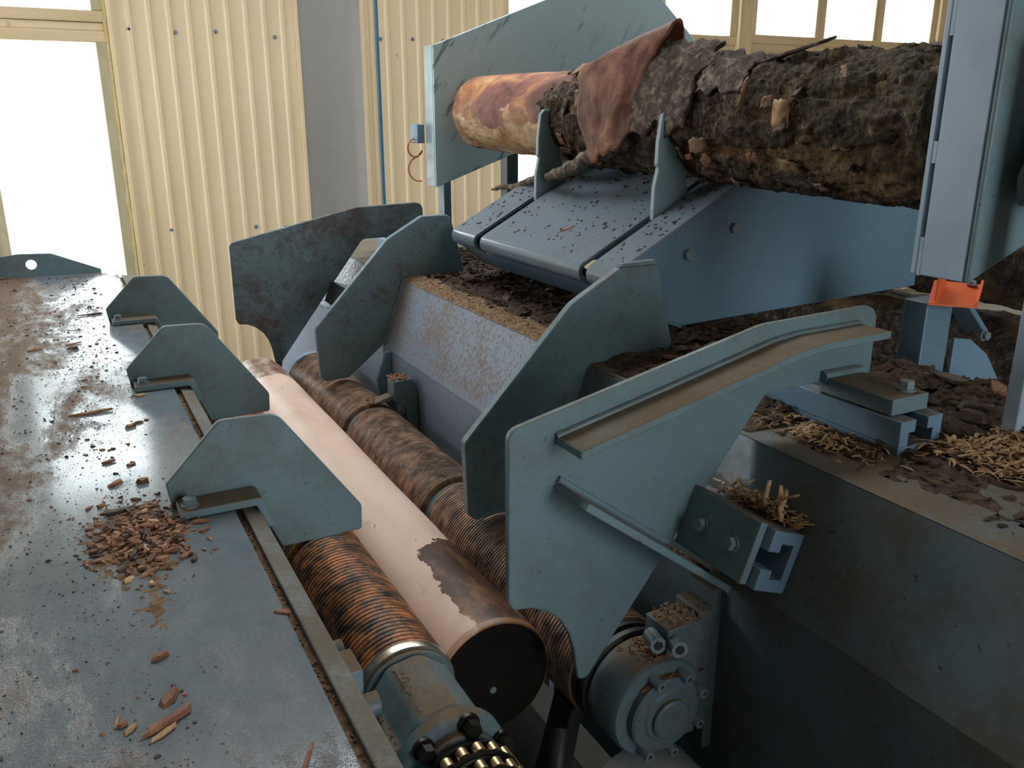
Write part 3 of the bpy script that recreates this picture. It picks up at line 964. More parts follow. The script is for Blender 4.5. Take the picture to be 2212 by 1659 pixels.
# drive motor / bearing drum at the near end of the drive roller
dm = thing('roller_motor', 'round flanged roller motor with socket bolts below the nearest guide plate', 'motor', (RR[0], .95, RR[1] - .12))
M().lathe_y(RR[0], RR[1], [(1.034, .05), (1.034, .093), (1.022, .094), (1.020, .084), (1.012, .084), (1.010, .094), (1.0, .094), (.996, .08), (.996, .05)], 56).build('seal_ring', MAT['black'], dm)
M().lathe_y(RR[0], RR[1], [(.996, .05), (.996, .086), (.990, .088), (.925, .088), (.918, .084), (.918, .05)], 64).build('drum', MAT['gear'], dm)
ecv = M().lathe_y(RR[0] + .004, RR[1] - .004, [(.919, .03), (.919, .066), (.905, .066), (.902, .063), (.902, .045), (.8985, .041), (.8985, .01)], 56).build('end_cover', MAT['gear'], dm)
M().lathe_y(RR[0] + .006, RR[1] - .006, [(.899, .034), (.892, .034), (.889, .030), (.889, .004)], 40).build('cover_boss', MAT['gear'], dm)
for a in (108, 62, 20, -28, -80, -122):
    q = math.radians(a)
    c = (RR[0] + .004 + .070 * math.cos(q), RR[1] - .004 + .070 * math.sin(q))
    mm = M().lathe_y(c[0], c[1], [(.918, .004), (.918, .0085), (.893, .0085), (.8915, .0075), (.8915, .0045), (.8975, .0045), (.8975, .001)], 16)
    mm.build('socket_bolt', MAT['bolt'], ecv)
# clamp block and mounting flange right of the drum
M().prism(rpoly([(.765, -.83), (.765, -.776, .003), (.833, -.776, .003), (.833, -.99), (.78, -.99)]), .925, .985).build('clamp_block', MAT['gear'], dm, .003)
M().prism([(.838, -.770), (.866, -.770), (.866, -.99), (.838, -.99)], .935, 1.0).build('mount_flange', MAT['gear'], dm, .003)
M().prism([(.832, -.878), (.852, -.878), (.852, -.905), (.832, -.905)], .928, .94).build('key_block', MAT['gear'], dm, .002)
for x, y in ((.757, .955), (.780, .930)):
    mm = M().cyl((x, y + .004, -.800), (x - .010, y - .030, -.797), .0135, n=20)
    mm.build('clamp_bolt', MAT['bolt'], dm)
    M().cyl((x - .010, y - .0302, -.797), (x - .0103, y - .0312, -.797), .008, n=6).build('bolt_socket', MAT['black'], dm)
M().prism([(.866, -.74), (.885, -.74), (.885, -1.05), (.866, -1.05)], .94, 1.0).build('carrier', MAT['gear'], dm)

# under-structure seen in the dark gap
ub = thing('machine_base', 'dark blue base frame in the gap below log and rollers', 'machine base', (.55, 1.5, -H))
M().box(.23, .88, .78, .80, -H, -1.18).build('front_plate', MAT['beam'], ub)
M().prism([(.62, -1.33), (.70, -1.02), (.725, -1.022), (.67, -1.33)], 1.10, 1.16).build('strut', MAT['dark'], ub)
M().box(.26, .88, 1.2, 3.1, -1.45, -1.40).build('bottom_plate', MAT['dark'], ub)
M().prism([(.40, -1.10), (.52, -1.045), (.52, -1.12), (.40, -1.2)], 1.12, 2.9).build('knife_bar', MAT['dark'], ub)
cs = thing('curved_cover', 'pale curved sheet cover below the roller motor', 'cover', (.75, .8, -1.15))
arc = [(.742 + .12 * math.cos(math.radians(a)), -1.125 + .12 * math.sin(math.radians(a))) for a in range(10, 181, 10)]
arc2 = [(.742 + .116 * math.cos(math.radians(a)), -1.125 + .116 * math.sin(math.radians(a))) for a in range(180, 9, -10)]
M().prism(arc + arc2, .62, .96).build('sheet', MAT['galv'], cs)
t = thing('hydraulic_hose', 'black hose hanging in the gap below the motor', 'hose', (.62, .95, -1.1))
M().tube([(.635, 1.03, -.99), (.61, 1.00, -1.02), (.59, .97, -1.08), (.585, .93, -1.17), (.59, .88, -1.32)], .016, 12).build('hose', MAT['black'], t)
# ------------------------------------------------------------------ loading arm under the bark log
SL = 0.545                     # slope of the arm's top


def armz(x):
    return -0.339 + SL * (x - 1.10)


arm = thing('loading_arm', 'wedge-shaped blue loading arm with two dark slots carrying the bark log', 'loading arm', (1.6, 2.03, -H))
side = rpoly([(1.106, -.345), (1.78, armz(1.78) - .006), (2.12, armz(1.78) - .006), (2.12, -.458), (1.297, -.483, .02), (1.200, -.450), (1.125, -.388), (1.104, -.365)])
M().prism(side, 1.590, 1.602).build('side_plate', MAT['arm'], arm, .003)
M().prism(side, 2.468, 2.480).build('side_plate', MAT['arm'], arm, .003)


def strip(y0, y1):
    c, r = (1.1175, -.3575), .027
    arc = [(c[0] + r * math.cos(math.radians(q)), c[1] + r * math.sin(math.radians(q))) for q in range(119, 244, 9)]
    arc_in = [(c[0] + (r - .011) * math.cos(math.radians(q)), c[1] + (r - .011) * math.sin(math.radians(q))) for q in range(119, 244, 9)]
    outer = [(1.78, armz(1.78))] + arc + [(1.135, -.3965)]
    inner = [(1.78, armz(1.78) - .0125)] + arc_in + [(1.139, -.3865)]
    return M().prism(outer + inner[::-1], y0, y1)


for a, b in ((1.5885, 1.700), (1.731, 2.279), (2.318, 2.4815)):
    strip(a, b).build('top_plate', MAT['arm_top'], arm, .002)
M().prism([(1.131, -.3945), (1.200, -.452), (1.296, -.487), (1.30, -.475), (1.205, -.440), (1.136, -.3850)], 1.591, 2.479).build('nose_plate', MAT['arm'], arm)
for y in (1.705, 1.726, 2.284, 2.313):
    M().prism([(1.122, -.366), (1.122, -.356), (1.78, armz(1.78) - .014), (1.78, -.20)], y - .003, y + .003).build('slot_web', MAT['dark'], arm)
for x, z in ((1.437, -.258), (1.302, -.311)):
    bolt(M(), (x, 1.590, z), (0, -1, 0), .0145, .012, washer=False).build('bolt', MAT['bolt'], arm, .001)
M().box(1.92, 2.08, 2.15, 2.45, -H, -.475).build('pedestal', MAT['arm'], arm)
dogp = rpoly([(1.286, -.245), (1.287, -.165), (1.297, -.118), (1.2915, -.113), (1.293, -.06), (1.301, .004, .008), (1.312, .018, .006), (1.338, .018, .005), (1.392, -.200), (1.395, -.245)])
for y, lab in ((1.7155, 'right-hand tapered stop dog rising from the slot nearer the camera'), (2.2985, 'left-hand tapered stop dog by the stripped end of the bark log')):
    o = M().prism(dogp, y - .009, y + .009).build('stop_dog', MAT['guard'], None, .0035)
    tag(o, lab, 'stop dog', 'stop dogs in the arm slots')

# ------------------------------------------------------------------ bark log
LY0, LY1 = 1.02, 3.00


def laxis(y):
    t = (LY1 - y) / 2.0
    return 1.462, 0.010 - 0.036 * t, 0.129 + 0.012 * t


def skin_at(y, a):
    u = Vector((math.cos(a) * .55, y * 2.2, math.sin(a) * .55))
    edge = 2.33 + .10 * noise.noise(u * 3.0) + .05 * noise.noise(u * 9) - 0.05 * math.sin(a)
    peel = 1.0 if y > edge else 0.0
    f = noise.fractal(u * 6.0, 0.9, 2.0, 5)
    big = noise.noise(u * 1.9 + Vector((3, 1, 2)))
    lump = noise.noise(u * 3.3 + Vector((7, 0, 1)))
    pl = noise.noise(Vector((math.cos(a) * 1.3, y * 1.7, math.sin(a) * 1.3)) * 2.4 + Vector((11, 4, 2)))
    fl = noise.noise(Vector((math.cos(a) * 1.1, y * 6.5, math.sin(a) * 1.1)) * 2.1 + Vector((5, 8, 3))) + .35 * noise.noise(u * 26)
    bast = 1.0 if pl > 0.30 or fl > .36 else 0.0
    moss = max(0.0, min(1.0, (1.52 - y + .25 * big) * 4)) * (1.0 if math.sin(a) > -0.45 + .4 * lump else 0.0)
    if y < 1.25 + .10 * lump and -.92 < math.sin(a) < -.22 + .25 * big:
        bast = 1.0
    if peel:
        moss = 1.0 if math.sin(a) < -.12 + .55 * noise.noise(u * 4 + Vector((2, 9, 4))) + .2 * noise.noise(u * 14) else 0.0
        d = .0015 * f + .0025 * lump
        # torn wood on the lower far rim
        if math.sin(a) < -.25 and y > 2.75:
            d += .004 * f
    else:
        d = .006 + .010 * f + .006 * noise.fractal(u * 22, .8, 2, 3) + .009 * big + .006 * lump - (.009 if bast else 0.0)
        if math.cos(a) < 0.2 and math.sin(a) < -.5:
            d = min(d, .008)
        d *= min(1.0, .35 + (edge - y) * 8)
    return peel, bast, moss, d


NA, NY = 220, 420
vs, fs, cols = [], [], []
for j in range(NY + 1):
    y = LY0 + (LY1 - LY0) * j / NY
    cx, cz, r = laxis(y)
    for i in range(NA):
        a = 2 * math.pi * i / NA
        p, b, mo, d = skin_at(y, a)
        yy = y
        if j == NY:
            yy += .006 * noise.noise((math.cos(a) * 4, math.sin(a) * 4, 3))
        vs.append((cx + (r + d) * math.cos(a), yy, cz + (r + d) * math.sin(a)))
        cols.append((p, b, mo, 1.0))
for j in range(NY):
    for i in range(NA):
        k = (i + 1) % NA
        fs.append((j * NA + i, j * NA + k, (j + 1) * NA + k, (j + 1) * NA + i))
fs += [tuple(range(NA)), tuple(range((NY + 1) * NA - 1, NY * NA - 1, -1))]
blog = thing('bark_log', 'thick rough bark log, stripped red-brown at its far end, on the loading arm', 'log', (1.458, 2.0, -.13))
m = M()
m.v, m.f = vs, fs
o = m.build('log_body', MAT['bark'], blog, sharp=180)
ca = o.data.color_attributes.new('skin', 'FLOAT_COLOR', 'POINT')
ca.data.foreach_set('color', [c for q in cols for c in q])
# soften the mask borders a little
vals = cols


def patch(rows, nu=22, nv=22, rag=0.0, seed=0, curl=0.0):
    """bark sheet through a grid of control points (Bezier in both directions) with ragged edges"""
    def bez(pts, t):
        pts = [Vector(p) for p in pts]
        while len(pts) > 1:
            pts = [a.lerp(b, t) for a, b in zip(pts[:-1], pts[1:])]
        return pts[0]
    mm = M()
    for j in range(nv + 1):
        for i in range(nu + 1):
            u, v = i / nu, j / nv
            e = min(u, 1 - u, v, 1 - v)
            uu = u + rag * noise.noise((v * 5 + seed, seed, u)) * (abs(u - .5) * 2) ** 2
            vv = v + rag * noise.noise((u * 5 + seed, 3, seed + v)) * (abs(v - .5) * 2) ** 2
            q = bez([bez(r, uu) for r in rows], vv)
            nz = .004 * noise.fractal(Vector((u * 4 + seed, v * 4, 1)), .8, 2, 4)
            mm.v.append((q.x + nz, q.y + nz * .5, q.z + nz))
    for j in range(nv):
        for i in range(nu):
            a = j * (nu + 1) + i
            mm.f.append((a, a + 1, a + nu + 2, a + nu + 1))
    return mm


def sheet_obj(name, rows, mat, thick, rag, seed, **k):
    o = patch(rows, rag=rag, seed=seed, **k).build(name, mat, blog, sharp=180, recalc=False)
    s = o.modifiers.new('thick', 'SOLIDIFY')
    s.thickness = thick
    s.offset = 0
    return o


o = sheet_obj('bark_flap', [[(1.325, 2.00, .100), (1.345, 1.87, .150), (1.40, 1.77, .170)], [(1.235, 2.02, .185), (1.275, 1.83, .245), (1.345, 1.715, .320)], [(1.262, 2.045, .05), (1.26, 1.90, .08), (1.305, 1.78, .09)],
                            [(1.275, 2.045, -.02), (1.265, 1.92, .00), (1.30, 1.82, .02)], [(1.295, 2.00, -.125), (1.275, 1.92, -.105), (1.308, 1.83, -.04)]], MAT['flap'], .006, .08, 2, nu=30, nv=36)
o['label'] = 'red-brown curled flap of loose bark'
o = sheet_obj('bark_flap', [[(1.345, 1.790, .165), (1.375, 1.70, .172), (1.40, 1.62, .160)], [(1.30, 1.80, .12), (1.315, 1.71, .13), (1.345, 1.62, .12)], [(1.297, 1.84, .05), (1.30, 1.73, .05), (1.315, 1.63, .05)], [(1.305, 1.86, -.04), (1.305, 1.74, -.03), (1.312, 1.64, -.03)]], MAT['bark_outer'], .010, .16, 9, nu=26, nv=30)
o['label'] = 'ragged grey bark sheet standing off the log'
sheet_obj('bark_flap', [[(1.36, 1.60, .135), (1.38, 1.55, .142), (1.40, 1.49, .122)], [(1.335, 1.61, .095), (1.34, 1.55, .10), (1.35, 1.48, .095)], [(1.322, 1.62, .05), (1.32, 1.55, .05), (1.325, 1.48, .05)]], MAT['bark_outer'], .008, .2, 17)
sheet_obj('bark_flake', [[(1.40, 1.515, .098), (1.41, 1.42, .128), (1.425, 1.322, .150)], [(1.37, 1.52, .100), (1.375, 1.42, .122), (1.39, 1.318, .140)]], MAT['bark_outer'], .006, .03, 23, nu=12, nv=6)
for k, (px, rows) in enumerate([
    (0, [[(1.315, 1.40, .030), (1.300, 1.385, .038), (1.312, 1.365, .040)], [(1.318, 1.405, .015), (1.300, 1.39, .015), (1.315, 1.36, .02)]]),
    (1, [[(1.318, 1.37, .030), (1.300, 1.35, .030), (1.318, 1.325, .032)], [(1.318, 1.37, -.02), (1.302, 1.35, -.02), (1.318, 1.325, -.025)]]),
    (2, [[(1.335, 1.36, -.085), (1.320, 1.33, -.083), (1.335, 1.30, -.095)], [(1.345, 1.36, -.105), (1.332, 1.33, -.108), (1.345, 1.30, -.112)]]),
    (3, [[(1.318, 1.63, -.055), (1.296, 1.60, -.045), (1.315, 1.57, -.05)], [(1.325, 1.63, -.08), (1.305, 1.60, -.085), (1.322, 1.57, -.075)]]),
    (4, [[(1.315, 1.45, .075), (1.306, 1.46, .05), (1.316, 1.475, .01)], [(1.317, 1.445, .075), (1.306, 1.45, .05), (1.316, 1.465, .01)]]),
    (5, [[(1.33, 1.22, -.04), (1.312, 1.2, -.04), (1.33, 1.17, -.05)], [(1.33, 1.22, -.06), (1.314, 1.2, -.062), (1.33, 1.17, -.062)]]),
]):
    sheet_obj('bark_flake', rows, MAT['chip_tan' if k in (1, 4) else 'bast'], .003, .15, 31 + k, nu=8, nv=6)
# lifted scales of bark all over the side that faces the table
rf = random.Random(77)
for k in range(40):
    y = rf.uniform(1.06, 2.26)
    a = math.radians(rf.uniform(95, 262))
    cx, cz, r = laxis(y)
    L, W = rf.uniform(.015, .05), rf.uniform(.010, .028)
    tang = Vector((-math.sin(a), 0, math.cos(a)))
    outw = Vector((math.cos(a), 0, math.sin(a)))
    lift = rf.uniform(.003, .012)
    base = Vector((cx, y, cz)) + outw * (r + .008)
    d1 = (tang * rf.uniform(-1, 1) + Vector((0, rf.uniform(-1, 1), 0))).normalized()
    d2 = outw.cross(d1).normalized()
    rows = [[tuple(base + d1 * (u * L) + d2 * (v * W) + outw * (lift * (u + .5) ** 2)) for u in (-.5, 0, .5)] for v in (-.5, .5)]
    sheet_obj('bark_flake', rows, MAT[('bark_outer', 'bark_dark', 'bast', 'bark_outer', 'chip_red', 'bark_dark', 'bast')[k % 7]], .0035, .25, 50 + k, nu=7, nv=5)
sp = [(1.325, 1.86, -.045), (1.318, 1.93, -.075), (1.308, 2.02, -.100), (1.30, 2.12, -.140), (1.315, 2.25, -.172), (1.335, 2.37, -.188), (1.335, 2.50, -.215), (1.335, 2.62, -.228), (1.335, 2.70, -.246)]
fine = []
for a, b in zip(sp[:-1], sp[1:]):
    for k in range(5):
        q = Vector(a).lerp(Vector(b), k / 5)
        fine.append(q + Vector((.004 * noise.noise(q * 30), .0, .006 * noise.noise(q * 22 + Vector((4, 4, 4))))))
o = M().tube(fine, lambda t: (.020 * (1 - t) ** .7 + .004) * (1 + .35 * noise.noise((t * 30, 2, 5))), 10).build('bark_strip', MAT['bark_outer'], blog, sharp=180)
o['label'] = 'long bark strip dangling past the dog'

# ------------------------------------------------------------------ end guards of the log cradle
gp = [(1.288, .243), (1.745, .417), (2.0, .50), (2.22, .50), (2.30, .447), (2.593, .208), (2.70, .06), (2.2, .06), (1.9, -.048), (1.557, -.163), (1.288, -.258)]
t = thing('end_guard', 'large blue end guard plate behind the stripped end of the bark log', 'guard', (1.9, 3.1, -H))
M().prism(gp, 3.060, 3.072).build('guard_plate', MAT['guard_scuffed'], t, .003)
M().prism([(1.288, -.258), (1.300, -.254), (1.300, .247), (1.288, .243)], 3.0725, 3.150).build('edge_flange', MAT['guard'], t, .002)
M().box(1.335, 1.365, 3.10, 3.15, -H, -.24).build('leg', MAT['arm'], t)
M().box(1.640, 1.690, 3.16, 3.22, -H, -.10).build('leg', MAT['dark'], t)
M().box(1.30, 2.0, 3.08, 3.14, -.10, -.04).build('back_rail', MAT['arm'], t)
M().box(1.258, 1.2875, 3.16, 3.24, -.10, -.03).build('sensor_box', MAT['arm'], t, .003)
w = []
for k in range(25):
    a = math.pi * (.5 + 1.4 * k / 24)
    w.append((1.262 + .030 * math.cos(a), 3.20, -.118 + .033 * math.sin(a)))
for k in range(25):
    a = math.pi * (.55 + 1.0 * k / 24)
    w.append((1.278 + .046 * math.cos(a), 3.20, -.197 + .046 * math.sin(a)))
o = M().tube(w, .0032, 6).build('looped_cable', MAT['orange_wire'])
tag(o, 'thin orange cable looped at the left edge of the end guard', 'cable')

g2 = thing('end_guard', 'pale blue box-section end guard cutting off the bark log at right', 'guard', (1.5, .93, -.26))
gn = [(1.300, -.262), (1.300, .25), (1.745, .42), (2.0, .5), (2.0, .02)]
M().prism(gn, .877, .886).build('front_plate', MAT['plate'], g2, .004)
M().prism([(1.300, -.262), (1.309, -.258), (1.309, .25), (1.300, .25)], .8865, .970).build('edge_flange', MAT['post'], g2, .003)
M().prism(gn, .976, .988).build('rear_plate', MAT['post'], g2, .003)
for z0, z1 in ((-.262, -.197), (-.075, -.040), (.122, .25)):
    M().box(1.3005, 1.308, .9695, .9765, z0, z1).build('weld_fill', MAT['post'], g2)
M().prism([(1.309, -.257), (2.0, .02), (2.0, .028), (1.309, -.249)], .887, .975).build('bottom_flange', MAT['post'], g2)
bp = rpoly([(1.345, -.130, .008), (1.340, -.090, .008), (1.43, .085), (1.75, .085), (1.75, -.135)])
gb = M().prism(bp, .842, .852).build('bracket', MAT['plate'], g2, .003)
M().prism([(1.352, -.128), (1.75, -.132), (1.75, -.140), (1.352, -.136)], .80, .852).build('bracket_lip', MAT['flange_dusty'], g2, .002)
M().cyl((1.41, .876, -.06), (1.41, .853, -.06), .009, n=16).build('spacer', MAT['bolt'], g2)
bolt(M(), (1.370, .842, -.073), (0, -1, 0), .008, .010, washer=False).build('bolt', MAT['bolt'], gb)
M().box(1.332, 1.392, .776, .802, -.505, .12).build('leg', MAT['post'], g2, .003)
M().box(1.40, 1.43, .80, .842, -.02, .02).build('leg_bracket', MAT['post'], g2, .002)

# ------------------------------------------------------------------ things behind the beam on the right
t = thing('support_post', 'square blue post behind the beam, dark left side, below the orange bracket', 'post', (1.74, 1.26, -H))
M().box(1.70, 1.79, 1.235, 1.297, -H, -.40).build('post_tube', MAT['arm'], t, .003)
M().prism([(1.80, -.40), (1.88, -.475), (1.872, -.484), (1.792, -.41)], 1.20, 1.26).build('diagonal_strap', MAT['arm'], t, .002)
bolt(M(), (1.865, 1.20, -.485), (0, -1, 0), .011, .012).build('bolt', MAT['bolt'], t)
t = thing('orange_bracket', 'bright orange angled steel bracket below the end guard', 'bracket', (1.76, 1.2, -.4))
M().hexa([(1.672, 1.215, -.399), (1.760, 1.160, -.405), (1.875, 1.230, -.378), (1.80, 1.30, -.372)], [(1.672, 1.215, -.393), (1.760, 1.160, -.399), (1.875, 1.230, -.372), (1.80, 1.30, -.366)]).build('base_plate', MAT['orange'], t, .002)
M().hexa([(1.700, 1.212, -.392), (1.79, 1.262, -.376), (1.79, 1.262, -.325), (1.700, 1.212, -.325)], [(1.696, 1.217, -.392), (1.786, 1.267, -.376), (1.786, 1.267, -.325), (1.696, 1.217, -.325)]).build('upright_plate', MAT['orange'], t, .001)
M().hexa([(1.762, 1.158, -.401), (1.877, 1.228, -.374), (1.877, 1.228, -.362), (1.762, 1.158, -.389)], [(1.758, 1.162, -.401), (1.873, 1.232, -.374), (1.873, 1.232, -.362), (1.758, 1.162, -.389)]).build('rim', MAT['orange'], t, .001)
bolt(M(), (1.845, 1.235, -.372), (0, 0, 1), .009, .01).build('bolt', MAT['bolt'], t)
t = thing('side_plate', 'blue quarter-round plate behind the littered beam near the far post', 'plate', (1.9, 1.2, -.8))
qp = [(1.80, -.49), (1.86, -.50), (1.93, -.545), (1.985, -.61), (2.02, -.69), (2.02, -.80), (1.80, -.80)]
M().prism(qp, 1.225, 1.233).build('quarter_plate', MAT['rail'], t, .002)
M().box(1.80, 2.0, 1.235, 1.30, -H, -.78).build('leg', MAT['arm'], t)
t = thing('chute_tray', 'blue sloping tray glimpsed below the loading arm', 'tray', (2.0, 2.0, -H))
M().prism([(1.600, -.500), (2.04, -.790), (2.04, -.800), (1.600, -.510)], 1.40, 1.80).build('tray_plate', MAT['rail'], t)
M().prism([(1.600, -.530), (1.89, -.721), (1.89, -.731), (1.600, -.540)], 1.81, 2.9).build('tray_plate', MAT['arm'], t)
M().prism([(1.600, -.495), (2.04, -.785), (2.04, -.745), (1.600, -.455)], 1.80, 1.81).build('tray_lip', MAT['arm'], t)
M().box(1.63, 1.68, 2.6, 2.7, -H, -.60).build('leg', MAT['arm'], t)


def rough_log(name, x, z, r, y0, y1, label, seed, endmat):
    mm = M()
    NA2, NY2 = 64, 70
    cols2 = []
    for j in range(NY2 + 1):
        y = y0 + (y1 - y0) * j / NY2
        for i in range(NA2):
            a = 2 * math.pi * i / NA2
            u = Vector((math.cos(a) * .6, y * 2, math.sin(a) * .6 + seed))
            d = .012 * noise.fractal(u * 5, .9, 2, 4) + .008 * noise.noise(u * 2)
            mm.v.append((x + (r + d) * math.cos(a), y, z + (r + d) * math.sin(a)))
            cols2.append((0, 1.0 if noise.noise(u * 3) > .3 else 0, 0, 1))
    for j in range(NY2):
        for i in range(NA2):
            k = (i + 1) % NA2
            mm.f.append((j * NA2 + i, j * NA2 + k, (j + 1) * NA2 + k, (j + 1) * NA2 + i))
    mm.f += [tuple(range(NA2)), tuple(range((NY2 + 1) * NA2 - 1, NY2 * NA2 - 1, -1))]
    t = thing(name, label, 'log', (x, (y0 + y1) / 2, z - r), 'waiting logs behind the machine')
    o = mm.build('log_body', MAT['bark'], t, sharp=180)
    c = o.data.color_attributes.new('skin', 'FLOAT_COLOR', 'POINT')
    c.data.foreach_set('color', [q for p in cols2 for q in p])
    M().cyl((x, y0 - .004, z), (x, y0 + .004, z), r - .012, n=40).build('cut_end', endmat, t)
    return t


rough_log('waiting_log', 2.36, -.36, .155, 1.30, 3.2, 'dark bark log with a brown cut end, upper one behind the orange bracket', 3.0, MAT['bark_dark'])
rough_log('waiting_log', 2.42, -.70, .145, 1.36, 3.3, 'dark lower bark log behind the blue quarter-round plate', 8.0, MAT['bark_dark'])
t = thing('log_rest', 'steel rest under the waiting bark logs', 'stand', (2.4, 2, -H))
M().box(2.2, 2.7, 1.5, 1.6, -H, -.865).build('rest_beam', MAT['arm'], t)
M().box(2.2, 2.7, 2.9, 3.0, -H, -.865).build('rest_beam', MAT['arm'], t)

# blue air hose hanging by the column
hs = []
for k in range(30):
    z = ZC - (ZC + H) * k / 29
    hs.append((1.955 + .003 * noise.noise((0, 0, z * 2)), 5.55, z))
o = M().tube(hs, .0125, 10).build('air_hose', MAT['cord_blue'])
tag(o, 'thin blue air hose hanging straight down beside the grey column', 'hose')
# ------------------------------------------------------------------ sawdust, chips, shavings


def ray(px, py):
    F = Vector((math.sin(YAW) * math.cos(PITCH), math.cos(YAW) * math.cos(PITCH), -math.sin(PITCH)))
    Rt = Vector((math.cos(YAW), -math.sin(YAW), 0))
    U = Rt.cross(F)
    return F + Rt * ((px - CX) / FPX) + U * ((CY - py) / FPX)


def on_z(px, py, z):
    r = ray(px, py)
    return r * (z / r.z)


def add_chip(mm, p, l, w, h, rng, yaw=None, tilt=.3, up=Vector((0, 0, 1))):
    """splinter: an irregular six-sided sliver with pointed ends"""
    yaw = rng.uniform(0, math.pi * 2) if yaw is None else yaw
    q = up.to_track_quat('Z', 'Y').to_matrix() @ Matrix.Rotation(yaw, 3, 'Z') @ Matrix.Rotation(rng.uniform(-tilt, tilt), 3, 'Y') @ Matrix.Rotation(rng.uniform(-tilt, tilt), 3, 'X')
    pts = []
    for sx, sy, sz in ((-.5, -.2, 0), (-.42, .35, 0), (.15, .5, 0), (.5, .1, 0), (.3, -.5, 0), (-.2, -.45, 0),
                       (-.44, -.15, 1), (-.35, .25, 1), (.1, .38, 1), (.42, .05, 1), (.25, -.4, 1), (-.15, -.36, 1)):
        v = Vector((sx * l * rng.uniform(.8, 1.15), sy * w * rng.uniform(.7, 1.25), (sz * rng.uniform(.6, 1.3)) * h))
        pts.append(Vector(p) + q @ v)
    mm.add(pts, [(5, 4, 3, 2, 1, 0), (6, 7, 8, 9, 10, 11)] + [(i, (i + 1) % 6, (i + 1) % 6 + 6, i + 6) for i in range(6)])


def add_shaving(mm, p, l, w, rng, up=Vector((0, 0, 1)), lift=.5):
    """curled ribbon"""
    yaw = rng.uniform(0, math.pi * 2)
    q = up.to_track_quat('Z', 'Y').to_matrix() @ Matrix.Rotation(yaw, 3, 'Z') @ Matrix.Rotation(-rng.uniform(-.1, lift), 3, 'Y')
    k = rng.uniform(-2.2, 2.2)
    side = rng.uniform(-1.2, 1.2)
    base = len(mm.v)
    n = 6
    x = z = y = 0.0
    ang = -k * .4
    hd = 0.0
    for i in range(n + 1):
        ww = w * (1 - .75 * abs(i / n - .4) ** 1.5)
        for s in (-.5, .5):
            mm.v.append(tuple(Vector(p) + q @ Vector((x, y + s * ww, z + .003 + s * ww * .3))))
        x += l / n * math.cos(ang) * math.cos(hd)
        y += l / n * math.sin(hd)
        z += l / n * math.sin(ang) * .6
        ang += k / n
        hd += side / n
    for i in range(n):
        a = base + 2 * i
        mm.f.append((a, a + 1, a + 3, a + 2))


def stuff(mm, name, label, cat, mat, parent=None, thick=0):
    o = mm.build(name, mat, parent, sharp=30, recalc=thick == 0)
    tag(o, label, cat, kind='stuff')
    if thick:
        s = o.modifiers.new('thick', 'SOLIDIFY')
        s.thickness = thick
    return o


DK = -0.505


def bed(x0, x1, y0, y1, step, hfun, z0):
    """loose layer: height field that thins out to nothing"""
    mm = M()
    nx, ny = int((x1 - x0) / step), int((y1 - y0) / step)
    idx = {}
    for j in range(ny + 1):
        for i in range(nx + 1):
            x, y = x0 + (x1 - x0) * i / nx, y0 + (y1 - y0) * j / ny
            h = hfun(x, y)
            idx[i, j] = (len(mm.v), h)
            mm.v.append((x, y, z0 + max(h, -.003)))
    for j in range(ny):
        for i in range(nx):
            q = [idx[i, j], idx[i + 1, j], idx[i + 1, j + 1], idx[i, j + 1]]
            if max(h for _, h in q) > 0.0:
                mm.f.append(tuple(k for k, _ in q))
    return mm


def fr(x, y, s, o=0):
    return noise.fractal(Vector((x * s + o, y * s, o)), .9, 2.0, 4)


# bark litter on the deck of the beam
def h_far(x, y):
    e = min(1, max(0, (x - .985) * 18)) * min(1, (1.575 - x) * 30)
    return (.010 + .012 * fr(x, y, 14) + .006 * fr(x, y, 40, 3)) * e


def h_near(x, y):
    e = min(1, max(0, (x - 1.03 - .04 * fr(x, y, 9, 7)) * 9)) * min(1, (1.575 - x) * 30)
    n = min(1, max(0, (y - .30) * 3))
    return (.004 + .013 * fr(x, y, 12, 2) + .006 * fr(x, y, 40, 3)) * e * n + (.012 * max(0, (x - 1.3)) * 3)


lit = bed(.97, 1.575, 1.498, 2.573, .011, h_far, DK)
lit2 = bed(.97, 1.575, 2.60, 3.06, .012, lambda x, y: h_far(x, y) - .004, DK)
lit3 = bed(.975, 1.575, 1.003, 1.470, .011, lambda x, y: h_far(x, y) + .006 * fr(x, y, 20), DK)
lit4 = bed(1.0, 1.575, .15, .985, .011, h_near, DK)
for mm, lab in ((lit, 'dark bark litter on the beam between the two sloping guide plates'), (lit2, 'thin bark litter on the beam between the two farthest guide plates'),
                (lit3, 'bark litter on the beam between the nearest and second guide plates'), (lit4, 'brown bark litter on the beam nearest the camera')):
    rr = random.Random(len(mm.v))
    ys = [v[1] for v in mm.v]
    a, b = min(ys), max(ys)
    hf = h_near if mm is lit4 else h_far
    cnt = int((b - a) * 2000)
    for _ in range(cnt):
        x, y = rr.uniform(1.0, 1.565), rr.uniform(a + .01, b - .01)
        h = hf(x, y)
        if h < .001 and rr.random() < .75:
            continue
        l = rr.choice((.006, .009, .012, .018, .030)) * rr.uniform(.7, 1.4)
        add_chip(mm, (x, y, DK + max(h, 0)), l, l * rr.uniform(.2, .5), l * .14 + .0008, rr, tilt=.35)
    stuff(mm, 'bark_litter', lab, 'bark litter', MAT['litter'])

# fresh sawdust rim along the fold of the chute
def h_rim(x, y):
    e = min(1, max(0, (x - .962) * 60)) * min(1, max(0, (1.062 + .03 * fr(x, y, 8, 5) - x) * 40))
    return (.011 + .005 * fr(x, y, 30, 1)) * e


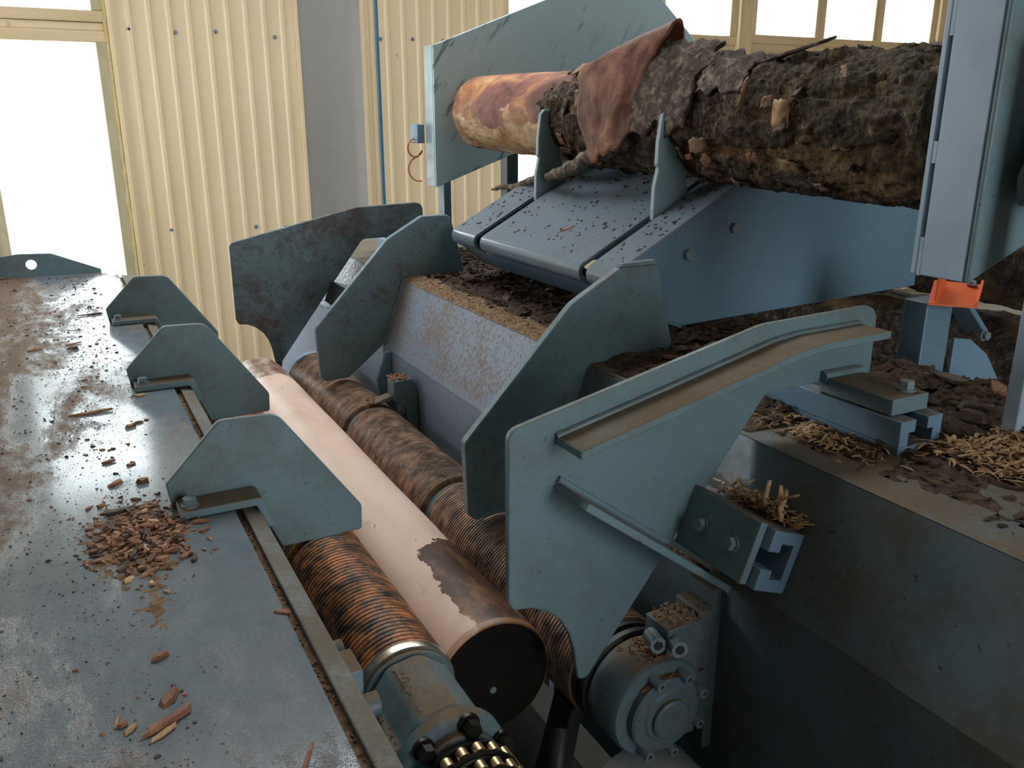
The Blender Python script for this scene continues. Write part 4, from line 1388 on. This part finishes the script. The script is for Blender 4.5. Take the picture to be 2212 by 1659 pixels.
mm = bed(.962, 1.11, 1.498, 2.573, .007, h_rim, DK)
rr = random.Random(4)
for _ in range(1500):
    x, y = rr.uniform(.965, 1.10), rr.uniform(1.505, 2.565)
    l = rr.uniform(.003, .009)
    add_chip(mm, (x, y, DK + max(h_rim(x, y), h_far(x, y), 0)), l, l * .35, .001, rr, tilt=.5)
stuff(mm, 'sawdust_rim', 'light brown sawdust drifted along the fold above the splattered chute', 'sawdust', MAT['sawdust'])

# tan shavings near the deck rail end and by the right edge
mm = M()
rr = random.Random(11)
for _ in range(3600):
    x = rr.uniform(1.13, 1.50)
    y = rr.choice((rr.gauss(.66, .12), rr.uniform(.42, .80)))
    if y > .815 or y < .2 or x < 1.13 + max(0, (.70 - y)) * .35 + rr.uniform(0, .05):
        continue
    add_shaving(mm, (x, y, DK + max(0, h_near(x, y)) + .002), rr.choice((.008, .012, .016, .022, .030, .045)) * rr.uniform(.7, 1.2), rr.uniform(.002, .0065), rr, lift=.14)
stuff(mm, 'wood_shavings', 'bed of tan curled wood shavings in front of the slot rail', 'wood shavings', MAT['chip_tan'], thick=.0006)
mm = M()
for _ in range(300):
    x, y = rr.gauss(1.055, .022), rr.gauss(1.02, .055)
    if .98 < y < 1.005:
        continue
    add_shaving(mm, (min(x, 1.10), y, DK + .002), rr.uniform(.008, .026), rr.uniform(.0015, .004), rr, lift=.3)
for _ in range(200):
    x, y = rr.gauss(1.06, .02), rr.gauss(.92, .05)
    add_shaving(mm, (min(max(x, .97), 1.10), y, DK + .002), rr.uniform(.007, .024), rr.uniform(.0015, .004), rr, lift=.3)
stuff(mm, 'wood_shavings', 'small drift of tan shavings along the left side of the slot rail', 'wood shavings', MAT['chip_tan'], thick=.0006)
# shavings caught above the slant rail
mm = M()
for _ in range(190):
    y = rr.uniform(.825, 1.0 if rr.random() < .8 else 1.06)
    if .984 < y < 1.004:
        continue
    u = -.052 - abs(rr.gauss(0, .012))
    w = abs(rr.gauss(.016, .012))
    p = sb + sd * u + sn * w
    add_shaving(mm, (p.x, y, p.z), rr.choice((.010, .014, .02, .03)) * rr.uniform(.8, 1.2), rr.uniform(.002, .006), rr, lift=.5)
for k, (y, l) in enumerate(((.880, .075), (.868, .07), (.858, .06), (.893, .05), (.846, .055))):
    p = sb + sd * -.055 + sn * .02
    add_shaving(mm, (p.x - .01, y, p.z + .004), l, .009, rr, lift=1.2)
stuff(mm, 'wood_shavings', 'tangle of tan and brown shavings caught above the bolted slant rail', 'wood shavings', MAT['chip_tan'], thick=.0006)
mm = M()
for _ in range(160):
    y = rr.uniform(.825, .985)
    p = sb + sd * (-.05 - abs(rr.gauss(0, .010))) + sn * abs(rr.gauss(.010, .01))
    l = rr.uniform(.004, .016)
    add_chip(mm, (p.x, y, p.z), l, l * .4, .0015, rr, tilt=1)
for _ in range(110):
    p = Vector((p1.x, 0, p1.z)).lerp(Vector((p0.x, 0, p0.z)), rr.uniform(0.02, .30))
    l = rr.uniform(.003, .008)
    add_chip(mm, (p.x, rr.uniform(.925, .985), p.z + .001), l, l * .5, .0015, rr, tilt=1)
stuff(mm, 'bark_crumbs', 'red-brown crumbs lodged along the slant bracket and its rib', 'bark crumbs', MAT['chip_red'])

# crumbs lying on the motor and on the bearing arm, on the steady block
mm = M()
for _ in range(700):
    a = math.radians(rr.gauss(72, 15))
    y = rr.uniform(.925, .99)
    l = rr.uniform(.002, .007)
    up = Vector((math.cos(a), 0, math.sin(a)))
    add_chip(mm, (RR[0] + .0885 * math.cos(a), y, RR[1] + .0885 * math.sin(a)), l, l * .4, .002, rr, tilt=.4, up=up)
for _ in range(120):
    l = rr.uniform(.003, .010)
    add_chip(mm, (rr.uniform(.768, .865), rr.uniform(.93, .985), -.7755 if rr.random() < .7 else -.7695), l, l * .4, .002, rr)
for _ in range(60):
    a = math.radians(rr.uniform(50, 130))
    l = rr.uniform(.003, .006)
    add_chip(mm, (RR[0] + .004 + .067 * math.cos(a), rr.uniform(.906, .917), RR[1] - .004 + .0665 * math.sin(a)), l, l * .4, .0015, rr)
stuff(mm, 'bark_crumbs', 'red-brown bark crumbs lying on top of the roller motor', 'bark crumbs', MAT['chip_red'])
mm = M()
for _ in range(170):
    x = rr.gauss(LR[0] - .045, .022)
    y = rr.gauss(.97, .03)
    l = rr.uniform(.002, .008)
    z = LR[1] + (.030 if x < LR[0] - .058 else .030 + (x - LR[0] + .058) * 1.2)
    add_chip(mm, (min(x, LR[0] - .03), min(max(y, .91), 1.03), z), l, l * .3, .0012, rr)
stuff(mm, 'sawdust_crumbs', 'brown sawdust crumbs heaped on the bearing bracket', 'sawdust', MAT['sawdust'])
mm = M()
for _ in range(90):
    l = rr.uniform(.004, .014)
    add_chip(mm, (rr.uniform(.803, .86), rr.uniform(2.28, 2.34), -.739), l, l * .4, .003, rr, tilt=.6)
for _ in range(60):
    l = rr.uniform(.006, .02)
    add_chip(mm, (rr.uniform(.735, .80), rr.uniform(2.285, 2.335), -.800), l, l * .3, .003, rr, tilt=.6)
stuff(mm, 'bark_crumbs', 'bark crumbs on the dark steady block at the roller neck', 'bark crumbs', MAT['chip_red'])

# bits on the loading arm's top
mm = M()
for _ in range(230):
    x, y = rr.uniform(1.12, 1.42), rr.choice((rr.uniform(1.60, 1.69), rr.uniform(1.74, 2.27), rr.uniform(1.74, 2.27), rr.uniform(2.33, 2.47)))
    l = rr.choice((.004, .006, .009, .015)) * rr.uniform(.7, 1.2)
    add_chip(mm, (x, y, armz(x) + .0015), l, l * .45, .003, rr, up=Vector((-SL, 0, 1)).normalized(), tilt=.1)
stuff(mm, 'bark_crumbs', 'dark bark specks scattered on the slotted top of the loading arm', 'bark crumbs', MAT['bark_dark'])
o = M()
add_chip(o, (1.195, 1.955, armz(1.195) + .001), .045, .012, .004, rr, yaw=.9, up=Vector((-SL, 0, 1)).normalized(), tilt=.05)
tag(o.build('bark_chip', MAT['chip_red']), 'orange-brown bark chip on the middle of the loading arm top', 'chip', 'single chips')

# larger bark pieces lying on the deck
for k, (x, y, l, w, h, yaw, mt, lab) in enumerate((
    (1.19, 1.36, .11, .045, .022, .5, 'bark_dark', 'thick dark bark slab behind the nearest guide plate'),
    (1.34, 1.33, .05, .03, .045, 1.2, 'bark_dark', 'upright dark bark lump touching the underside of the loading arm'),
    (1.30, 1.22, .035, .018, .006, .2, 'chip_red', 'small red-brown bark chip behind the guide plate top'),
    (1.12, 1.40, .05, .02, .008, 2.2, 'chip_red', 'red-brown bark chip at the foot of the second guide plate'),
    (1.50, 1.02, .12, .03, .012, 1.3, 'bark_dark', 'long flat bark piece at the back edge of the beam'),
    (1.52, .93, .07, .03, .012, .9, 'chip_red', 'red bark piece by the foot of the blue quarter-round plate'),
    (1.38, .88, .07, .035, .012, 2.6, 'bark_dark', 'dark bark plate behind the clamp bar end'),
    (1.33, .845, .05, .03, .018, 1.9, 'bark_dark', 'dark bark knot beside the foot of the right leg'),
    (1.20, 1.10, .06, .03, .015, .3, 'bark_dark', 'dark bark piece hidden in litter behind the nearest guide plate'),
    (1.09, 2.1, .07, .03, .010, 1.1, 'bark_dark', 'dark curled bark piece below the nose of the loading arm'),
    (1.16, 1.85, .05, .03, .012, .4, 'chip_red', 'pale brown bark curl below the nose of the loading arm'))):
    mm = M()
    add_chip(mm, (x, y, DK + .012), l, w, h, rr, yaw=yaw, tilt=.12)
    tag(mm.build('bark_piece', MAT[mt], None, .002), lab, 'bark', 'bark pieces on the beam')
mm = M()
add_chip(mm, (.80, 2.80, -.716), .07, .03, .006, rr, yaw=1.2, tilt=.5)
tag(mm.build('bark_piece', MAT['bark_dark']), 'dark bark splinter between the two farthest guide plates', 'bark', 'bark pieces on the beam')
mm = M()
add_chip(mm, (.90, 2.84, -.585), .10, .03, .006, rr, yaw=1.5, tilt=.2, up=sn)
tag(mm.build('bark_piece', MAT['chip_red']), 'torn red bark piece on the slot bracket between the far plates', 'bark', 'bark pieces on the beam')

# table: named chips
CH = [(200, 893, .085, .018, .006, .05, 'chip_red', 'long red-brown bark splinter lying on the middle of the table'),
      (303, 856, .026, .012, .005, .3, 'chip_tan', 'orange-tan chip right by the foot of the middle stop fin'),
      (283, 922, .026, .013, .007, .6, 'chip_red', 'red-brown chip below the middle stop fin, left one of a pair'),
      (300, 914, .020, .009, .004, .2, 'chip_red', 'red-brown chip below the middle stop fin, right one of a pair'),
      (367, 1510, .030, .015, .008, 1.0, 'chip_red', 'blocky red-brown chip with pale face near the bottom of the table'),
      (365, 1562, .055, .016, .007, .45, 'chip_red', 'longest reddish splinter near the bottom of the table'),
      (354, 1586, .032, .010, .003, .55, 'chip_tan', 'flat orange sliver just below the longest reddish splinter'),
      (253, 1564, .022, .004, .002, 1.35, 'chip_tan', 'thin pale upright splinter left of the reddish chips'),
      (283, 1579, .016, .009, .003, .8, 'chip_tan', 'small tan chip beside the thin pale splinter'),
      (265, 1568, .010, .009, .004, .2, 'chip_red', 'tiny brown crumb touching the thin pale splinter'),
      (611, 1323, .022, .010, .003, 2.6, 'chip_red', 'red-brown chip at the inner table edge'),
      (664, 1640, .045, .006, .002, 1.1, 'chip_red', 'thin curled red strip at the inner table edge near the bottom'),
      (345, 1422, .020, .012, .006, .4, 'chip_red', 'brown crumb alone on the clean middle of the table'),
      (248, 1048, .028, .014, .006, .7, 'chip_red', 'red-brown chip left of the nearest fin foot, tilted'),
      (308, 1043, .020, .014, .009, .1, 'chip_red', 'lumpy orange-brown chip left of the nearest fin'),
      (235, 1000, .024, .010, .005, .2, 'chip_red', 'dull brown flat chip above the chip heap'),
      (283, 1005, .018, .009, .004, .5, 'chip_red', 'little red chip between fin and chip heap'),
      (158, 744, .040, .012, .004, .2, 'chip_tan', 'tan flat chip on the far part of the table'),
      (75, 757, .040, .013, .006, .4, 'chip_tan', 'orange-tan chip far out on the left of the table'),
      (157, 755, .028, .014, .008, .1, 'bark_dark', 'dark brown chip on the far part of the table'),
      (195, 681, .070, .010, .005, .1, 'bark_dark', 'long dark splinter left of the farthest stop fin'),
      (15, 602, .13, .05, .010, .1, 'bark_dark', 'large grey bark flake by the lifting lug'),
      (322, 1240, .030, .011, .004, .6, 'chip_red', 'orange-brown splinter at the lower rim of the chip heap'),
      (279, 1254, .020, .012, .003, .9, 'chip_tan', 'pale yellow chip below the chip heap'),
      (252, 1108, .048, .015, .006, .25, 'bark_dark', 'dark bark strip at the upper left of the chip heap'),
      (300, 1188, .044, .012, .006, .75, 'bark_dark', 'dark bark strip in the middle of the chip heap'),
      (285, 1162, .034, .016, .004, 2.6, 'chip_red', 'broad orange chip on the chip heap'),
      (435, 1128, .030, .010, .004, 2.9, 'chip_red', 'orange splinter below the nearest fin foot'),
      (515, 1077, .018, .006, .003, .1, 'chip_red', None)]
for px, py, l, w, h, yaw, mt, lab in CH:
    if lab is None:
        continue
    p = on_z(px, py, TZ)
    mm = M()
    add_chip(mm, (p.x, p.y, TZ + .001), l * 1.1, w * .9, h * .7, rr, yaw=yaw, tilt=.08)
    tag(mm.build('wood_chip', MAT[mt]), lab, 'chip', 'larger chips on the table')
# the chip heap beside the nearest fin
heap_c = on_z(315, 1165, TZ)
for mt, lab, cnt, sd_ in (('chip_red', 'heap of small red-brown chips beside the nearest stop fin', 520, 5), ('chip_tan', 'pale splinters mixed through the chip heap by the nearest stop fin', 110, 6), ('bark_dark', 'dark bark crumbs in the chip heap by the nearest stop fin', 200, 8)):
    rr = random.Random(sd_)
    mm = M()
    for _ in range(cnt):
        q = rr.gauss(0, 1)
        x = heap_c.x + rr.gauss(0, .032) - .004
        y = heap_c.y + rr.gauss(0, .058) + .01
        d2 = ((x - heap_c.x) / .045) ** 2 + ((y - heap_c.y) / .08) ** 2
        l = rr.choice((.004, .006, .008, .013, .02)) * rr.uniform(.7, 1.3)
        if mt == 'chip_tan':
            l *= .85
        add_chip(mm, (x, y, TZ + .010 * math.exp(-d2) * rr.random()), l, l * rr.uniform(.25, .5), l * .12 + .0008, rr, tilt=.3)
    stuff(mm, 'chip_heap', lab, 'wood chips', MAT[mt])
# loose sawdust below and around the heap
def h_heap(x, y):
    d2 = ((x - heap_c.x + .01) / .075) ** 2 + ((y - heap_c.y - .01) / .130) ** 2
    tail = ((x - heap_c.x + .004) / .026) ** 2 + ((y - heap_c.y + .17) / .13) ** 2
    return .0045 * (max(math.exp(-d2), .55 * math.exp(-tail)) - .46 + .36 * fr(x, y, 40, 4) + .2 * fr(x, y, 130, 9))


stuff(bed(heap_c.x - .16, heap_c.x + .14, heap_c.y - .30, heap_c.y + .30, .0022, h_heap, TZ), 'loose_sawdust', 'thin brown sawdust spread around the chip heap by the nearest stop fin', 'sawdust', MAT['sawdust'])
# fine crumbs all over the table and in its edge gutter
for mt, lab, cnt, sd_ in (('bark_dark', 'fine dark crumbs scattered all over the table', 8500, 21), ('chip_red', 'fine red-brown crumbs scattered all over the table', 5200, 22)):
    rr = random.Random(sd_)
    mm = M()
    for _ in range(cnt):
        y = .35 + 3.3 * rr.random() ** 1.2
        x = rr.choice((rr.uniform(-.42, .10), rr.uniform(-.25, .02), rr.gauss(.03, .035)))
        if noise.noise((x * 9, y * 5, sd_)) < rr.uniform(-.5, .35):
            continue
        if x > .178:
            continue
        if y < 1.25 and x > .02 and rr.random() < .6:
            continue
        l = rr.choice((.0010, .0012, .0015, .002, .002, .003, .006 if rr.random() < .25 else .0015)) * (1 + .22 * y) * rr.uniform(.6, 1.3)
        add_chip(mm, (x, y, TZ), l, l * rr.uniform(.4, .8), l * .25, rr, tilt=.2)
    for _ in range(260):
        y = rr.uniform(.5, 3.3)
        l = rr.uniform(.002, .007)
        add_chip(mm, (rr.uniform(.186, .202), y, TZ - .0135), l, l * .5, .0015, rr, tilt=.2)
    stuff(mm, 'fine_crumbs', lab, 'crumbs', MAT[mt])
